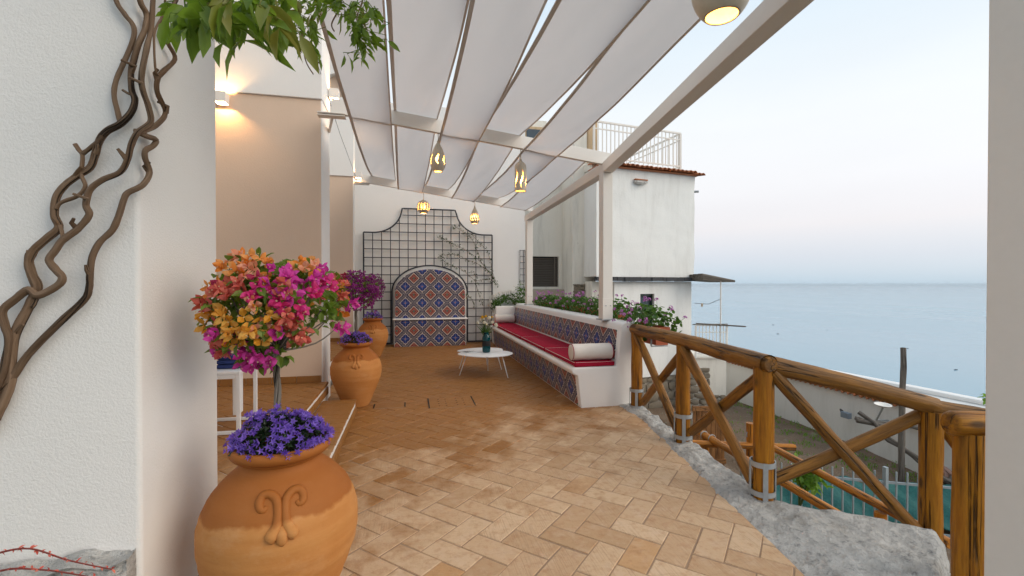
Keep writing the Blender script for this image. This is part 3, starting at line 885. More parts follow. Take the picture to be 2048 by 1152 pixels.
for i, ((n0, n1), (f0, f1)) in enumerate(ST):
    ys = [BY[1] - .05] if i != 5 else []
    for k in range(3):
        if k == 0 or (i == 5 and k < 2): continue
        L = BY[k + 1] - BY[k]
        ys += [BY[k] + .002, BY[k] + .04] + [BY[k] + L * q / 26 for q in range(1, 26)] + [BY[k + 1] - .04]
    ys += [BY[3], BY[3] + .04]
    if i == 5: ys = [5.93] + [y for y in ys if y > 5.94]
    m = MB(); hem = MB(); nxs = 14
    for y in ys:
        t_ = (y - BY[2]) / (BY[3] - BY[2])
        t_ = max(t_, -.55)
        xa, xb = n0 + (f0 - n0) * t_, n1 + (f1 - n1) * t_
        for q in range(nxs + 1):
            u = q / nxs; x = xa + (xb - xa) * u
            yy = min(max(y, BY[0]), BY[3])
            m.v.append((x, y, strip_z(i, yy, x) - .02 * math.sin(PI * u) * abs(math.sin(PI * (yy - BY[1]) / 4.55)) + .006 * mnoise.noise(Vector((x * 3, y * 1.2, i))) + .009 * mnoise.noise(Vector((x * 8 + y * 1.5, y * .8, i * 3)))))
    for j in range(len(ys) - 1):
        for q in range(nxs):
            a = j * (nxs + 1) + q; m.f.append((a, a + 1, a + nxs + 2, a + nxs + 1))
    st_ = m.build('canopy_strip', M['canopy'], per, smooth=True, angle=60, fixn=False)
    for side in (0, nxs):
        hm = MB(); sg = 1 if side == 0 else -1; hw = .030 if side == 0 else .012
        for j in range(len(ys)):
            p = Vector(m.v[j * (nxs + 1) + side])
            hm.v += [p + Vector((sg * -.004, 0, -.003)), p + Vector((sg * hw, 0, -.005)), p + Vector((sg * hw, 0, -.009)), p + Vector((sg * -.004, 0, -.014))]
        for j in range(len(ys) - 1):
            for q in range(4):
                a = j * 4 + q; b = j * 4 + (q + 1) % 4; hm.f.append((a, b, b + 4, a + 4))
        hm.build('hem', M['hem'], st_, smooth=True)
m = MB(); m.tube([(-1.092, 5.3, 4.28), (-1.15, 8, 4.05), (-1.16, 10.6, 3.84)], .004, 5); m.build('stay_wire', M['wire'], per)

# ------------------------------------------------------------------ masonry bench along the right side
bench = thing('masonry_bench', 'long white plastered bench with painted tile panels along the right parapet', 'bench', (2.5, 8, 0))
prof = [(2.075, 0.0), (2.03, .40), (1.965, .43), (1.955, .47), (1.985, .50), (2.55, .50), (2.575, .56), (2.615, .99), (2.64, 1.035), (2.68, 1.055), (2.86, 1.055), (2.86, -.3), (2.075, -.3)]
m = MB(); m.prism(prof, 'y', 5.36, 11.42); m.build('body', M['bench_plaster'], bench, smooth=True, bevel=.012, seg=3)
m = MB(); m.box(2.11, 2.859, 11.425, 12.095, -.1, .985); blk = m.build('end_block', M['bench_plaster'], bench, bevel=.02, seg=3, smooth=True)
P_ = .41
def tile_quad(me_name, corners, uvs, parent, nrm, th=.008):
    """one majolica tile given its 4 front corners"""
    c = [Vector(q) for q in corners]; n = Vector(nrm).normalized(); cc = sum(c, Vector()) / 4
    top = [cc + (q - cc) * .975 + n * th for q in c]; mid = [cc + (q - cc) * .99 + n * (th - .0015) for q in c]; bot = [cc + (q - cc) * .99 - n * .004 for q in c]
    vs = top + mid + bot; fs = [(0, 1, 2, 3)]
    for k in (0, 4):
        for i in range(4): fs.append((i + k, i + k + 4, (i + 1) % 4 + k + 4, (i + 1) % 4 + k))
    me = bpy.data.meshes.new(me_name); me.from_pydata([tuple(v) for v in vs], [], fs)
    ul = me.uv_layers.new(name='UVMap')
    for lp_ in me.loops: ul.data[lp_.index].uv = uvs[lp_.vertex_index % 4]
    return link('tile', me, M['tile'], parent)
T2 = P_ / 2
def panel_strip(y0, y1, lo, hi, parent, nrm, v0):
    """two rows of tiles between profile points lo and hi (x,z)"""
    ny_ = int(round((y1 - y0) / T2)); dy = (y1 - y0) / ny_
    for j in range(2):
        a = [lo[k] + (hi[k] - lo[k]) * j / 2 for k in (0, 1)]; b = [lo[k] + (hi[k] - lo[k]) * (j + 1) / 2 for k in (0, 1)]
        for i in range(ny_):
            ya, yb = y0 + i * dy, y0 + (i + 1) * dy
            tile_quad('tile', [(a[0], yb, a[1]), (a[0], ya, a[1]), (b[0], ya, b[1]), (b[0], yb, b[1])],
                      [((i + 1) / 2 + .5, v0 + j / 2), (i / 2 + .5, v0 + j / 2), (i / 2 + .5, v0 + (j + 1) / 2), ((i + 1) / 2 + .5, v0 + (j + 1) / 2)], parent, nrm)
m = MB(); m.bar((2.0635, 5.47, .10), (2.0635, 11.36, .10), .001, .001)
panel_strip(5.46, 11.38, (2.074, .012), (2.034, .385), bench, (-1, 0, -.12), -.5)
panel_strip(5.47, 11.40, (2.578, .575), (2.613, .955), bench, (-1, 0, .08), -.5)
# seat cushions with piping
seams = [(5.40, 6.735), (6.75, 8.30), (8.315, 9.85), (9.865, 11.36)]
names_ = ('nearest crimson seat cushion with white piping under the near bolster', 'second crimson seat cushion from the near end of the bench', 'third crimson seat cushion from the near end of the bench', 'farthest crimson seat cushion on the bench by the far bolster')
for (y0, y1), lab in zip(seams, names_):
    e = thing('seat_cushion', lab, 'cushion', (2.27, (y0 + y1) / 2, .5), 'seat cushions on the bench')
    m = MB(); nu, nv = 14, 28
    m.box(2.005, 2.548, y0, y1, .503, .565)
    c_ = m.build('pad', M['crimson'], e, smooth=True, bevel=.018, seg=3)
    md = c_.modifiers.new('sub', 'SUBSURF'); md.subdivision_type = 'SIMPLE'; md.levels = md.render_levels = 2
    for z in (.512, .558):
        r_ = .0034; q = .004
        mm = MB(); loop = [(2.008 - q + .006, y0 + .008, z), (2.542 + q, y0 + .008, z), (2.542 + q, y1 - .008, z), (2.008 - q + .006, y1 - .008, z)]
        lp_ = []
        for a, b in zip(loop, loop[1:] + loop[:1]): lp_ += [Vector(a).lerp(Vector(b), .02), Vector(a).lerp(Vector(b), .98)]
        mm.tube(lp_ + lp_[:1], r_, 6, cap=False); mm.build('piping', M['piping'], e, smooth=True)
def bolster(x0, x1, y, z, r, label):
    e = thing('bolster', label, 'bolster', ((x0 + x1) / 2, y, z - r), 'cream bolsters on the bench')
    m = MB(); n = 32; ring = []
    pr = [(x0, .0), (x0 - .006, r * .5), (x0, r - .006), (x0 + .012, r)] + [(x0 + (x1 - x0) * k / 10, r * (1 + .012 * math.sin(k * 1.7))) for k in range(1, 10)] + [(x1 - .012, r), (x1, r - .006), (x1 + .006, r * .5), (x1, .0)]
    vs = []; fs = []
    for (x, rr) in pr:
        for k in range(n): a = 2 * PI * k / n; vs.append((x, y + max(rr, .0005) * math.cos(a), z + max(rr, .0005) * math.sin(a)))
    for i in range(len(pr) - 1):
        for k in range(n): a, b = i * n + k, i * n + (k + 1) % n; fs.append((a, b, b + n, a + n))
    m.add(vs, fs); m.build('cover', M['cream'], e, smooth=True, angle=70)
    for x in (x0 + .004, x1 - .004):
        mm = MB(); mm.tube([(x, y + (r + .001) * math.cos(2 * PI * k / 28), z + (r + .001) * math.sin(2 * PI * k / 28)) for k in range(29)], .0045, 6, cap=False); mm.build('piping', M['red_piping'], e, smooth=True)
bolster(2.0, 2.545, 5.53, .675, .105, 'cream cylindrical bolster lying at the near end of the bench')
bolster(2.04, 2.55, 11.25, .675, .105, 'cream cylindrical bolster at the far end of the bench by the planter')

# ------------------------------------------------------------------ tiled wall fountain
fou = thing('wall_fountain', 'arched wall fountain panel covered in blue and red painted tiles', 'wall fountain', (.47, 11.8, 0))
FX, FW = .475, .87
def arch_poly(cx, hw, zs, rise, z0, n=28):
    return [(cx - hw, z0), (cx + hw, z0)] + [(cx + hw * math.cos(PI * k / n), zs + rise * math.sin(PI * k / n)) for k in range(n + 1)]
m = MB(); m.prism(arch_poly(FX, FW, 1.36, .57, 0), 'y', 11.57, 12.095); m.build('body', M['bench_plaster'], fou, smooth=True, bevel=.008)
m = MB(); m.box(FX - FW - .012, FX + FW + .012, 11.50, 11.5695, 0.0, .66); m.build('base', M['bench_plaster'], fou, bevel=.004)
m = MB(); m.box(FX - FW - .05, FX + FW + .05, 11.44, 11.60, .6615, .70); m.build('shelf', M['bench_plaster'], fou, smooth=True, bevel=.016, seg=3)
def tiled_front(y, poly, z_base, z_top, x0, x1, voff):
    nxt = int(round((x1 - x0) / T2)) + 1
    i0 = -5; k = 0
    for i in range(-5, 5):
        for j in range(0, 12):
            xa, xb = FX + i * T2, FX + (i + 1) * T2
            za, zb_ = z_base + j * T2, z_base + (j + 1) * T2
            if za >= z_top: continue
            q = clip([(xa, za), (xb, za), (xb, zb_), (xa, zb_)], poly)
            if not q or abs(area(q)) < .0015: continue
            if area(q) < 0: q = q[::-1]
            n = len(q); cx = sum(p[0] for p in q) / n; cz = sum(p[1] for p in q) / n
            sc = lambda p, s_: (cx + (p[0] - cx) * s_, cz + (p[1] - cz) * s_)
            vs = [(*sc(p, .98), y - .008) for p in q] + [(*sc(p, .993), y - .0065) for p in q] + [(*sc(p, .993), y + .003) for p in q]
            vs = [(a, c, b) for a, b, c in vs]
            fs = [tuple(range(n))]
            for kk in (0, n):
                for w in range(n): fs.append((w + kk, w + kk + n, (w + 1) % n + n + kk, (w + 1) % n + kk))
            me = bpy.data.meshes.new('tile'); me.from_pydata(vs, [], fs)
            ul = me.uv_layers.new(name='UVMap')
            for lp_ in me.loops:
                v = me.vertices[lp_.vertex_index].co
                ul.data[lp_.index].uv = ((v.x - FX) / P_ + .5, (v.z - z_base) / P_ + voff)
            link('tile', me, M['tile'], fou)
tiled_front(11.57, arch_poly(FX, FW - .008, 1.36, .562, .70), .70, 1.95, FX - FW, FX + FW, .08)
tiled_front(11.50, [(FX - FW, .004), (FX + FW, .004), (FX + FW, .66), (FX - FW, .66)], .004, .66, FX - FW, FX + FW, .53)
for sx in (-.27, .27):
    m = MB(); m.tube([(FX + sx, 11.565, .93), (FX + sx, 11.50, .93), (FX + sx, 11.485, .90)], .011, 8); m.build('tap', M['galv'], fou, smooth=True)

# ------------------------------------------------------------------ black iron trellis
tre = thing('iron_trellis', 'black iron trellis with arched opening on the white end wall', 'trellis', (.48, 12.03, 0))
TX0, TX1, TS, TT, TA, TB = -1.17, 2.12, 2.86, 3.49, -.23, 1.16
def t_top(x):
    if TA <= x <= TB: return TT
    if x < TA: u = (x - TX0) / (TA - TX0)
    else: u = (TX1 - x) / (TX1 - TB)
    u = max(0, (u - .24) / .76)
    return TS + (TT - TS) * (1 - math.sqrt(max(0, 1 - u * u)))
AC, AR, AS, ARI = .485, .965, 1.34, .69
def arch_z(x):
    d = abs(x - AC)
    return None if d >= AR else AS + ARI * math.sqrt(1 - (d / AR) ** 2)
def tbar(name, pts, r=.008):
    m = MB(); m.tube(pts, r, 6); return m.build(name, M['black_metal'], tre, smooth=True)
YT = 12.035
for x in (TX0, TX1): tbar('frame_bar', [(x, YT, .03), (x, YT, TS)], .019)
xs = [TX0 + (TX1 - TX0) * k / 90 for k in range(91)]
tbar('frame_bar', [(x, YT, t_top(x)) for x in xs], .019)
for a, b in ((TX0, AC - AR), (AC + AR, TX1)): tbar('frame_bar', [(a, YT, .03), (b, YT, .03)], .019)
tbar('arch_bar', [(AC - AR, YT, .03), (AC - AR, YT, AS)] + [(AC - AR * math.cos(PI * k / 30), YT, AS + ARI * math.sin(PI * k / 30)) for k in range(1, 30)] + [(AC + AR, YT, AS), (AC + AR, YT, .03)], .019)
GS = .2195
for k in range(1, 15):
    x = TX0 + k * GS
    z0 = arch_z(x)
    tbar('grid_bar', [(x, YT - .008, z0 if z0 else .03), (x, YT - .008, t_top(x))], .0105)
for k in range(1, 16):
    z = .03 + k * GS
    if z > TT - .03: continue
    xa, xb = TX0, TX1
    if z > TS:
        cand = [x for x in xs if t_top(x) >= z]; xa, xb = min(cand), max(cand)
    if z < AS + ARI:
        h_ = AR if z < AS else AR * math.sqrt(max(0, 1 - ((z - AS) / ARI) ** 2))
        tbar('grid_bar', [(xa, YT + .006, z), (AC - h_, YT + .006, z)], .0105); tbar('grid_bar', [(AC + h_, YT + .006, z), (xb, YT + .006, z)], .0105)
    else: tbar('grid_bar', [(xa, YT + .006, z), (xb, YT + .006, z)], .0105)
# narrow second trellis behind the planter corner
tr2 = thing('narrow_trellis', 'narrow black wire trellis behind the far pergola post', 'trellis', (3.0, 12.03, 1.0))
for x in (2.90, 3.0, 3.04):
    m = MB(); m.tube([(x, 12.07, 1.2), (x, 12.07, 2.48)], .008, 6); m.build('upright', M['black_metal'], tr2, smooth=True)
for k in range(8):
    m = MB(); m.tube([(2.90, 12.065, 1.3 + k * .167), (3.04, 12.065, 1.3 + k * .167)], .006, 6); m.build('cross_wire', M['black_metal'], tr2, smooth=True)

# ------------------------------------------------------------------ log railing
def log(name, a, b, r, mat, parent, seed, n=14, seg=14, bow=.012, taper=.94, round_end=False):
    a, b = Vector(a), Vector(b); L = (b - a).length; rg = random.Random(seed)
    bx, bz = rg.uniform(-bow, bow), rg.uniform(-bow, bow)
    d = (b - a).normalized(); u = d.cross(Vector((0, 0, 1))) if abs(d.z) < .95 else Vector((1, 0, 0)); u.normalize(); w = d.cross(u)
    pts, rs = [], []
    if round_end:
        for q in (.0, .02, .045): pts.append(a + d * (q * .6)); rs.append(r * (.72, .93, 1.0)[len(rs)])
    for k in range(seg + 1):
        s_ = k / seg
        if round_end and s_ * L < .04: continue
        pts.append(a.lerp(b, s_) + (u * bx + w * bz) * math.sin(PI * s_)); rs.append(r * (1 + (taper - 1) * s_) * (1 + .03 * mnoise.noise(Vector((seed, s_ * 6, 1)))))
    if round_end:
        for q, f in ((.98, .95), (1.0, .75)): pts.append(a.lerp(b, q) + d * .025 * q); rs.append(rs[-1] * f)
    m = MB(); m.tube(pts, rs, n, .10, seed); return m.build(name, mat, parent, smooth=True, angle=50)
rail = thing('log_railing', 'rustic brown log railing with crossed braces along the terrace edge', 'railing', (2.6, 3.4, 0))
RP = [(2.726, 5.164), (2.594, 3.971), (2.459, 2.787), (3.525, 2.447)]
rb = [.0, .03, .03, -.30]; rt_ = [.985, .985, .985, .70]
for k, (x, y) in enumerate(RP):
    po = log('post', (x, y, rb[k] - .05), (x, y, rt_[k] - .03), .068, M['log'], rail, 20 + k, taper=.97, bow=.004, n=16)
    if k < 3:
        for z in (rb[k] + .035, rb[k] + .24):
            mm = MB(); mm.lathe([(.078, z - .018), (.0835, z - .018), (.0835, z + .018), (.078, z + .018), (.078, z - .018)], 24, (x, y, 0)); mm.build('steel_ring', M['galv'], po, smooth=True)
        for q in range(4):
            a = PI / 4 + q * PI / 2 + .3
            mm = MB(); mm.bar((x + .081 * math.cos(a), y + .081 * math.sin(a), rb[k] - .02), (x + .081 * math.cos(a), y + .081 * math.sin(a), rb[k] + .26), .032, .008, up=(math.cos(a), math.sin(a), 0)); mm.build('steel_strap', M['galv'], po)
up_ = lambda k, z: (RP[k][0], RP[k][1], z)
dr = (Vector((*RP[2], 0)) - Vector((*RP[0], 0))).normalized()
d3 = (Vector((*RP[3], 0)) - Vector((*RP[2], 0))).normalized()
log('top_rail', Vector(up_(0, .985)) - dr * .10, Vector(up_(2, .985)) + dr * .06, .068, M['log_rail'], rail, 31, n=18, seg=24, round_end=True, taper=1.0)
log('top_rail', Vector(up_(2, .975)) + d3 * .03, Vector(up_(3, .70)) + d3 * .02, .066, M['log_rail'], rail, 37, n=18, taper=.92, round_end=True)
log('top_rail', Vector(up_(3, .695)) - d3 * .02, (4.35, 2.10, .55), .060, M['log_rail'], rail, 38, n=16)
for k in range(3):
    a, b = Vector(up_(k, 0)), Vector(up_(k + 1, 0)); dd = (b - a).normalized(); side = Vector((dd.y, -dd.x, 0))
    za, zc = rt_[k], rt_[k + 1]
    log('brace', a + dd * .05 + Vector((0, 0, za - .055)) + side * .02, b - dd * .08 + Vector((0, 0, rb[k + 1] + (.07 if k < 2 else .12))) + side * .02, .045, M['log_rail'], rail, 41 + k, n=12)
    log('brace', b - dd * .04 + Vector((0, 0, zc - .075)) - side * .045, a + dd * .09 + Vector((0, 0, rb[k] + .10)) - side * .045, .045, M['log_rail'], rail, 51 + k, n=12)
log('brace', Vector(up_(3, .62)) + d3 * .05, (4.2, 2.2, -.35), .045, M['log'], rail, 57, n=12)
nr = thing('log_post_rail', 'thick log post with rounded log handrail beside the right pergola post', 'railing', (2.76, 1.745, 0))
log('post', (2.765, 1.745, -.35), (2.765, 1.745, .80), .066, M['log'], nr, 61, n=18, bow=.003, taper=.98)
log('top_rail', (2.655, 1.77, .845), (3.7, 1.45, .83), .062, M['log'], nr, 63, n=18, round_end=True)
# stone stair going down beside the kerb
stp = MB()
for k in range(5): stp.box(3.0 + k * .32, 3.32 + k * .32 - .003, 1.55, 2.75, -2.4, -.28 - .17 * k)
struct(stp.build('stone_stair', M['stone'], bevel=.015))

# ------------------------------------------------------------------ neighbouring house
nb = thing('neighbour_house', 'old white plastered house beyond the bench with tiled eave and dark ledge', 'house', (6.2, 13.0, -2))
F1 = lambda x: 11.06 + (x - 4.69) * .148
def skew(mb, x0, x1, d0, d1, z0, z1, **k):
    """block whose front follows the slightly turned facade"""
    return mb.add([(x0, F1(x0) + d0, z0), (x1, F1(x1) + d0, z0), (x1, F1(x1) + d1, z0), (x0, F1(x0) + d1, z0), (x0, F1(x0) + d0, z1), (x1, F1(x1) + d0, z1), (x1, F1(x1) + d1, z1), (x0, F1(x0) + d1, z1)],
                  [(0, 3, 2, 1), (4, 5, 6, 7), (0, 1, 5, 4), (1, 2, 6, 5), (2, 3, 7, 6), (3, 0, 4, 7)], **k)
def rough_wall(name, x0, x1, z0, z1, d, mat, nx=40, nz=36, amp=.016):
    """hand-plastered front skin with a gentle unevenness and worn side edges"""
    m = MB()
    for j in range(nz + 1):
        z = z0 + (z1 - z0) * j / nz
        for i in range(nx + 1):
            x = x0 + (x1 - x0) * i / nx
            if i == nx: x += .03 * mnoise.noise(Vector((z * 2.3, 3, 1)))
            m.v.append((x, F1(x) + d + amp * mnoise.noise(Vector((x * 1.4, z * 1.4, 8))) + amp * .4 * mnoise.noise(Vector((x * 5, z * 5, 2))), z))
    for j in range(nz):
        for i in range(nx):
            a = j * (nx + 1) + i; m.f.append((a, a + 1, a + nx + 2, a + nx + 1))
    return m.build(name, mat, nb, smooth=True, angle=180, fixn=False)
m = MB(); skew(m, 4.70, 7.86, .03, 6.0, 1.75, 4.60); m.build('upper_block', M['old_plaster'], nb)
rough_wall('upper_wall', 4.69, 7.87, 1.74, 4.62, 0, M['old_plaster'])
m = MB()
for (xa, xb, za, zc) in ((5.26, 6.08, -1.0, 1.62), (6.0801, 6.5399, -1.0, .456), (6.0801, 6.5399, 1.28, 1.6199), (6.54, 7.81, -1.0, 1.62)): skew(m, xa, xb, .05, 5.9, za, zc)
m.build('lower_wall', M['old_plaster'], nb)
m = MB(); skew(m, 4.70, 5.2599, .30, 5.8, -1.0, 1.62); m.build('side_recess', M['old_plaster2'], nb)
led = MB()
for k in range(26):
    xa = 4.66 + 3.16 * k / 26; xb = xa + 3.16 / 26; dd = .12 + .05 * mnoise.noise(Vector((k * .9, 3, 0)))
    skew(led, xa, xb - .003, -dd, .06, 1.621 + .012 * rng.random(), 1.738 - .012 * rng.random())
led.build('slate_ledge', M['slate'], nb)
fr = MB(); skew(fr, 6.0805, 6.5395, .20, .23, .457, 1.279); wnd = fr.build('window', M['green_door'], nb)
for (xa, xb, za, zc) in ((6.0805, 6.13, .457, 1.279), (6.49, 6.5395, .457, 1.279), (6.1301, 6.4899, 1.22, 1.279)):
    fr = MB(); skew(fr, xa, xb, .15, .1995, za, zc); fr.build('frame', M['green_door'], wnd)
fr = MB(); skew(fr, 6.16, 6.46, .19, .1995, .5, 1.19); fr.build('pane', M['pane'], wnd)
m = MB(); m.tube([(5.83, F1(5.83) - .02, 4.28), (6.0, F1(6.0) - .06, 4.26), (6.22, F1(6.2) - .02, 4.31)], [.05, .07, .045], 8, .4, 3); m.build('broken_tile', M['stone'], nb, smooth=True)
m = MB(); skew(m, 5.84, 6.24, -.08, .01, 4.335, 4.365); m.build('tile_cover', M['roof_tile'], nb)
# eave of clay barrel tiles
def barrel_mesh(r, y0, y1, rise, n_=8):
    me_ = MB(); vs = []; fs = []
    for rr in (r, r * .78):
        for a in range(n_ + 1):
            ang = PI * a / n_
            for y in (y0, y1): vs.append((rr * math.cos(ang), y, rr * .85 * math.sin(ang) + (0 if y == y0 else rise)))
    o_ = 2 * (n_ + 1)
    for a in range(n_):
        i = 2 * a; fs += [(i, i + 1, i + 3, i + 2), (o_ + i, o_ + i + 2, o_ + i + 3, o_ + i + 1), (i, i + 2, o_ + i + 2, o_ + i)]
    me_.add(vs, fs); me = me_.mesh('roof_tile'); me.materials.append(M['roof_tile']); me.shade_smooth(); return me
tile_me = barrel_mesh(.075, -.20, .5, .10)
for k in range(23):
    x = 4.78 + k * .146
    inst('roof_tile', tile_me, nb, (x, F1(x) - .02, 4.64 + rng.uniform(-.008, .008) - (.03 if k > 20 else 0)), (0, 0, .147 + rng.uniform(-.06, .06)))
m = MB(); skew(m, 4.70, 7.95, -.10, .6, 4.605, 4.635); m.build('eave_board', M['roof_tile'], nb)
m = MB(); skew(m, 4.70, 7.86, .30, 6.0, 4.6355, 4.84); m.build('roof_slab', M['old_plaster2'], nb)
m = MB(); m.tube([(7.86, F1(7.86) + .05, 4.18), (7.99, F1(7.86) - .02, 4.18)], .032, 8); m.build('drain_pipe', M['galv'], nb, smooth=True)
rr_ = thing('roof_railing', 'white metal railing round the roof terrace of the neighbouring house', 'railing', (6.2, 11.4, 4.84))
def rail_run(a, b, z0, z1, n, parent, mat=None, s=1.0):
    a, b = Vector((*a, 0)), Vector((*b, 0)); mat = mat or M['white_metal']
    for z, r in ((z1, .03), (z1 - .19, .018), (z0 + .09, .024)):
        m = MB(); m.bar(a + Vector((0, 0, z)), b + Vector((0, 0, z)), r * 1.5 * s, r * 1.5 * s); m.build('rail', mat, parent)
    for k in range(n + 1):
        p = a.lerp(b, k / n); big = k in (0, n)
        m = MB(); m.bar(p + Vector((0, 0, z0 - (.03 if big else -.09))), p + Vector((0, 0, z1 - .004)), (.052 if big else .022) * s); m.build('post' if big else 'baluster', mat, parent)
rail_run((4.77, F1(4.77) + .34), (7.61, F1(7.61) + .34), 4.86, 5.90, 22, rr_)
rail_run((7.61, F1(7.61) + .40), (7.0, F1(7.61) + 5.2), 4.86, 5.90, 20, rr_)
# pier, recessed wall with louvred window, tall rear storey
m = MB(); m.box(4.36, 5.06, 11.95, 16, -.8, 4.9); m.build('pier', M['old_plaster2'], nb, bevel=.03)
m = MB(); m.box(4.80, 5.10, 11.93, 14, 4.9005, 6.12); m.build('stained_stub', M['ochre'], nb, bevel=.03)
m = MB(); m.box(4.40, 4.799, 11.96, 14, 4.9005, 6.05); m.build('stained_stub', M['old_plaster2'], nb, bevel=.02)
m = MB()
m.box(3.0, 3.44, 12.85, 16, 0.6, 4.6); m.box(3.4401, 4.2599, 12.85, 16, 2.36, 4.6); m.box(3.4401, 4.2599, 12.85, 16, .6, 1.47); m.box(4.26, 4.36, 12.85, 16, .6, 4.6)
m.build('recessed_wall', M['old_plaster2'], nb)
m = MB(); m.box(3.1, 4.36, 12.60, 12.849, .6, 1.40); m.build('window_ledge', M['mortar'], nb, bevel=.03)
m = MB(); m.box(3.4402, 4.2598, 13.0, 13.05, 1.472, 2.358); lou = m.build('louvre_window', M['slate'], nb)
for k in range(17):
    mm = MB(); z = 1.50 + k * .05; mm.bar((3.445, 12.93, z), (4.255, 12.93, z), .06, .010, up=(0, -.6, .8)); mm.build('slat', M['grey_wood'], lou)
m = MB(); m.box(4.13, 4.16, 12.87, 12.9, 1.48, 2.35); m.build('window_bar', M['grey_wood'], lou)
m = MB(); m.box(2.6, 4.6, 15.2, 17, 3.0, 7.2); m.build('rear_storey', M['old_plaster2'], nb)
m = MB(); m.box(3.72, 4.42, 15.14, 15.199, 6.7, 7.5); 
m = MB(); m.box(3.75, 4.45, 15.12, 15.199, 6.1, 6.95); w2_ = m.build('window', M['ochre'], nb, bevel=.01)
m = MB(); m.box(3.86, 4.34, 15.10, 15.1195, 6.2, 6.85); m.build('pane', M['pane'], w2_)
m = MB(); m.box(3.70, 4.50, 15.02, 15.1999, 6.02, 6.0995); m.build('sill', M['bench_plaster'], w2_)
# rough masonry foot of the house
mm = MB(); skew(mm, 5.2, 7.95, .12, 5.5, -2.3, -1.0005); mw = mm.build('masonry_core', M['mortar'], nb)
def stones(parent, x0, x1, z0, z1, front, seed, cell=.24):
    rg = random.Random(seed)
    z = z0
    while z < z1 - .05:
        h = rg.uniform(.7, 1.2) * cell; h = min(h, z1 - z); x = x0 + rg.uniform(-.1, 0)
        while x < x1:
            w = rg.uniform(.8, 1.9) * cell; xa, xb = max(x, x0), min(x + w, x1)
            if xb - xa > .06:
                n = 7; cx, cz = (xa + xb) / 2, z + h / 2; ring = []
                for k in range(n):
                    a = 2 * PI * k / n + rg.uniform(-.2, .2)
                    q = 1 / max(abs(math.cos(a)), abs(math.sin(a))) ** .9
                    ring.append((cx + math.cos(a) * q * (xb - xa) * .49, cz + math.sin(a) * q * h * .485))
                dp = rg.uniform(.03, .09); vs = []
                for (sc_, d) in ((.74, dp), (.93, dp * .75), (1.0, -.05)):
                    for (px, pz) in ring:
                        X = cx + (px - cx) * sc_; vs.append((X, front(X) - d + rg.uniform(-.008, .008), cz + (pz - cz) * sc_))
                fs = [tuple(range(n))] + [(i + k, i + k + n, (i + 1) % n + k + n, (i + 1) % n + k) for k in (0, n) for i in range(n)]
                m = MB(); m.add(vs, fs, rnd=rg.random()); m.build('stone', M['masonry'], parent, smooth=True, angle=50)
            x += w
        z += h
stones(mw, 5.2, 7.95, -2.2, -1.02, lambda x: F1(x) + .12, 5, .26)
m = MB(); m.box(4.72, 4.92, 11.86, 11.949, 1.22, 1.44); tag(m.build('meter_box', M['grey_box'], bevel=.01), 'small grey electricity box on the neighbouring house behind the flowers', 'meter box')
m = MB(); m.box(4.40, 4.68, 11.90, 11.949, 1.05, 1.52); mp = m.build('bare_patch', M['mortar'], nb)
stones(mp, 4.38, 4.70, 1.0, 1.55, lambda x: 11.90, 8, .11)

# timber awning, pole, balcony and retaining wall at the right of that house
aw = thing('timber_awning', 'weathered timber awning on a thin pole right of the neighbouring house', 'awning', (8.1, 11.1, 1.7))
for k in range(5):
    y = 10.90 + k * .22
    m = MB(); m.add([(7.70, y, 1.66), (8.66, y - .06, 1.60), (8.66, y + .15, 1.60), (7.70, y + .21, 1.66), (7.70, y, 1.835 - .008 * k), (8.66, y - .06, 1.655), (8.66, y + .15, 1.655), (7.70, y + .21, 1.835 - .008 * k)],
          [(0, 3, 2, 1), (4, 5, 6, 7), (0, 1, 5, 4), (1, 2, 6, 5), (2, 3, 7, 6), (3, 0, 4, 7)], lps=[(x, k, 0) for x in (0, .0, .1, .1, .05, .05, .15, .15)]); m.build('plank', M['grey_wood'], aw)
m = MB(); m.tube([(8.27, 10.92, -.42), (8.27, 10.92, 1.64)], .018, 8); m.build('pole', M['white_metal'], aw, smooth=True)
m = MB(); m.tube([(7.6, 11.1, 1.02), (7.95, 11.0, 1.0), (8.27, 10.92, 1.14)], .008, 5); m.build('line', M['wire'], aw)
m = MB(); m.tube([(7.78, 11.05, .93), (7.79, 11.05, 1.02)], .03, 6); m.build('peg', M['rope'], aw)
bal = thing('balcony_railing', 'peeling white balcony railing below the timber awning', 'railing', (8.1, 11, -.5))
rail_run((7.62, 11.08), (8.45, 10.90), -.45, .42, 9, bal, M['old_plaster'], .8)
m = MB(); m.tube([(7.6, 11.05, .47), (8.9, 10.72, .39)], .02, 7, .2, 4); m.build('washing_pole', M['grey_wood'], bal, smooth=True)
m = MB(); m.tube([(7.6, 11.2, .43), (8.55, 11.0, .44)], .014, 6); m.build('washing_pole', M['grey_wood'], bal, smooth=True)
sw = thing('stone_wall', 'old stone retaining wall with patchy plaster below the balcony', 'wall', (8.0, 11.4, -2.2))
m = MB(); m.add([(7.4, 11.18, -2.4), (8.47, 10.94, -2.4), (8.6, 12.6, -2.4), (7.5, 12.9, -2.4), (7.4, 11.18, -.5), (8.47, 10.94, -.5), (8.6, 12.6, -.5), (7.5, 12.9, -.5)], [(0, 3, 2, 1), (4, 5, 6, 7), (0, 1, 5, 4), (1, 2, 6, 5), (2, 3, 7, 6), (3, 0, 4, 7)]); m.build('core', M['old_plaster2'], sw)
stones(sw, 7.4, 8.02, -2.3, -.75, lambda x: 11.18 - (x - 7.4) * .225, 11, .2)
stones(sw, 8.02, 8.44, -2.3, -1.5, lambda x: 11.18 - (x - 7.4) * .225, 12, .2)
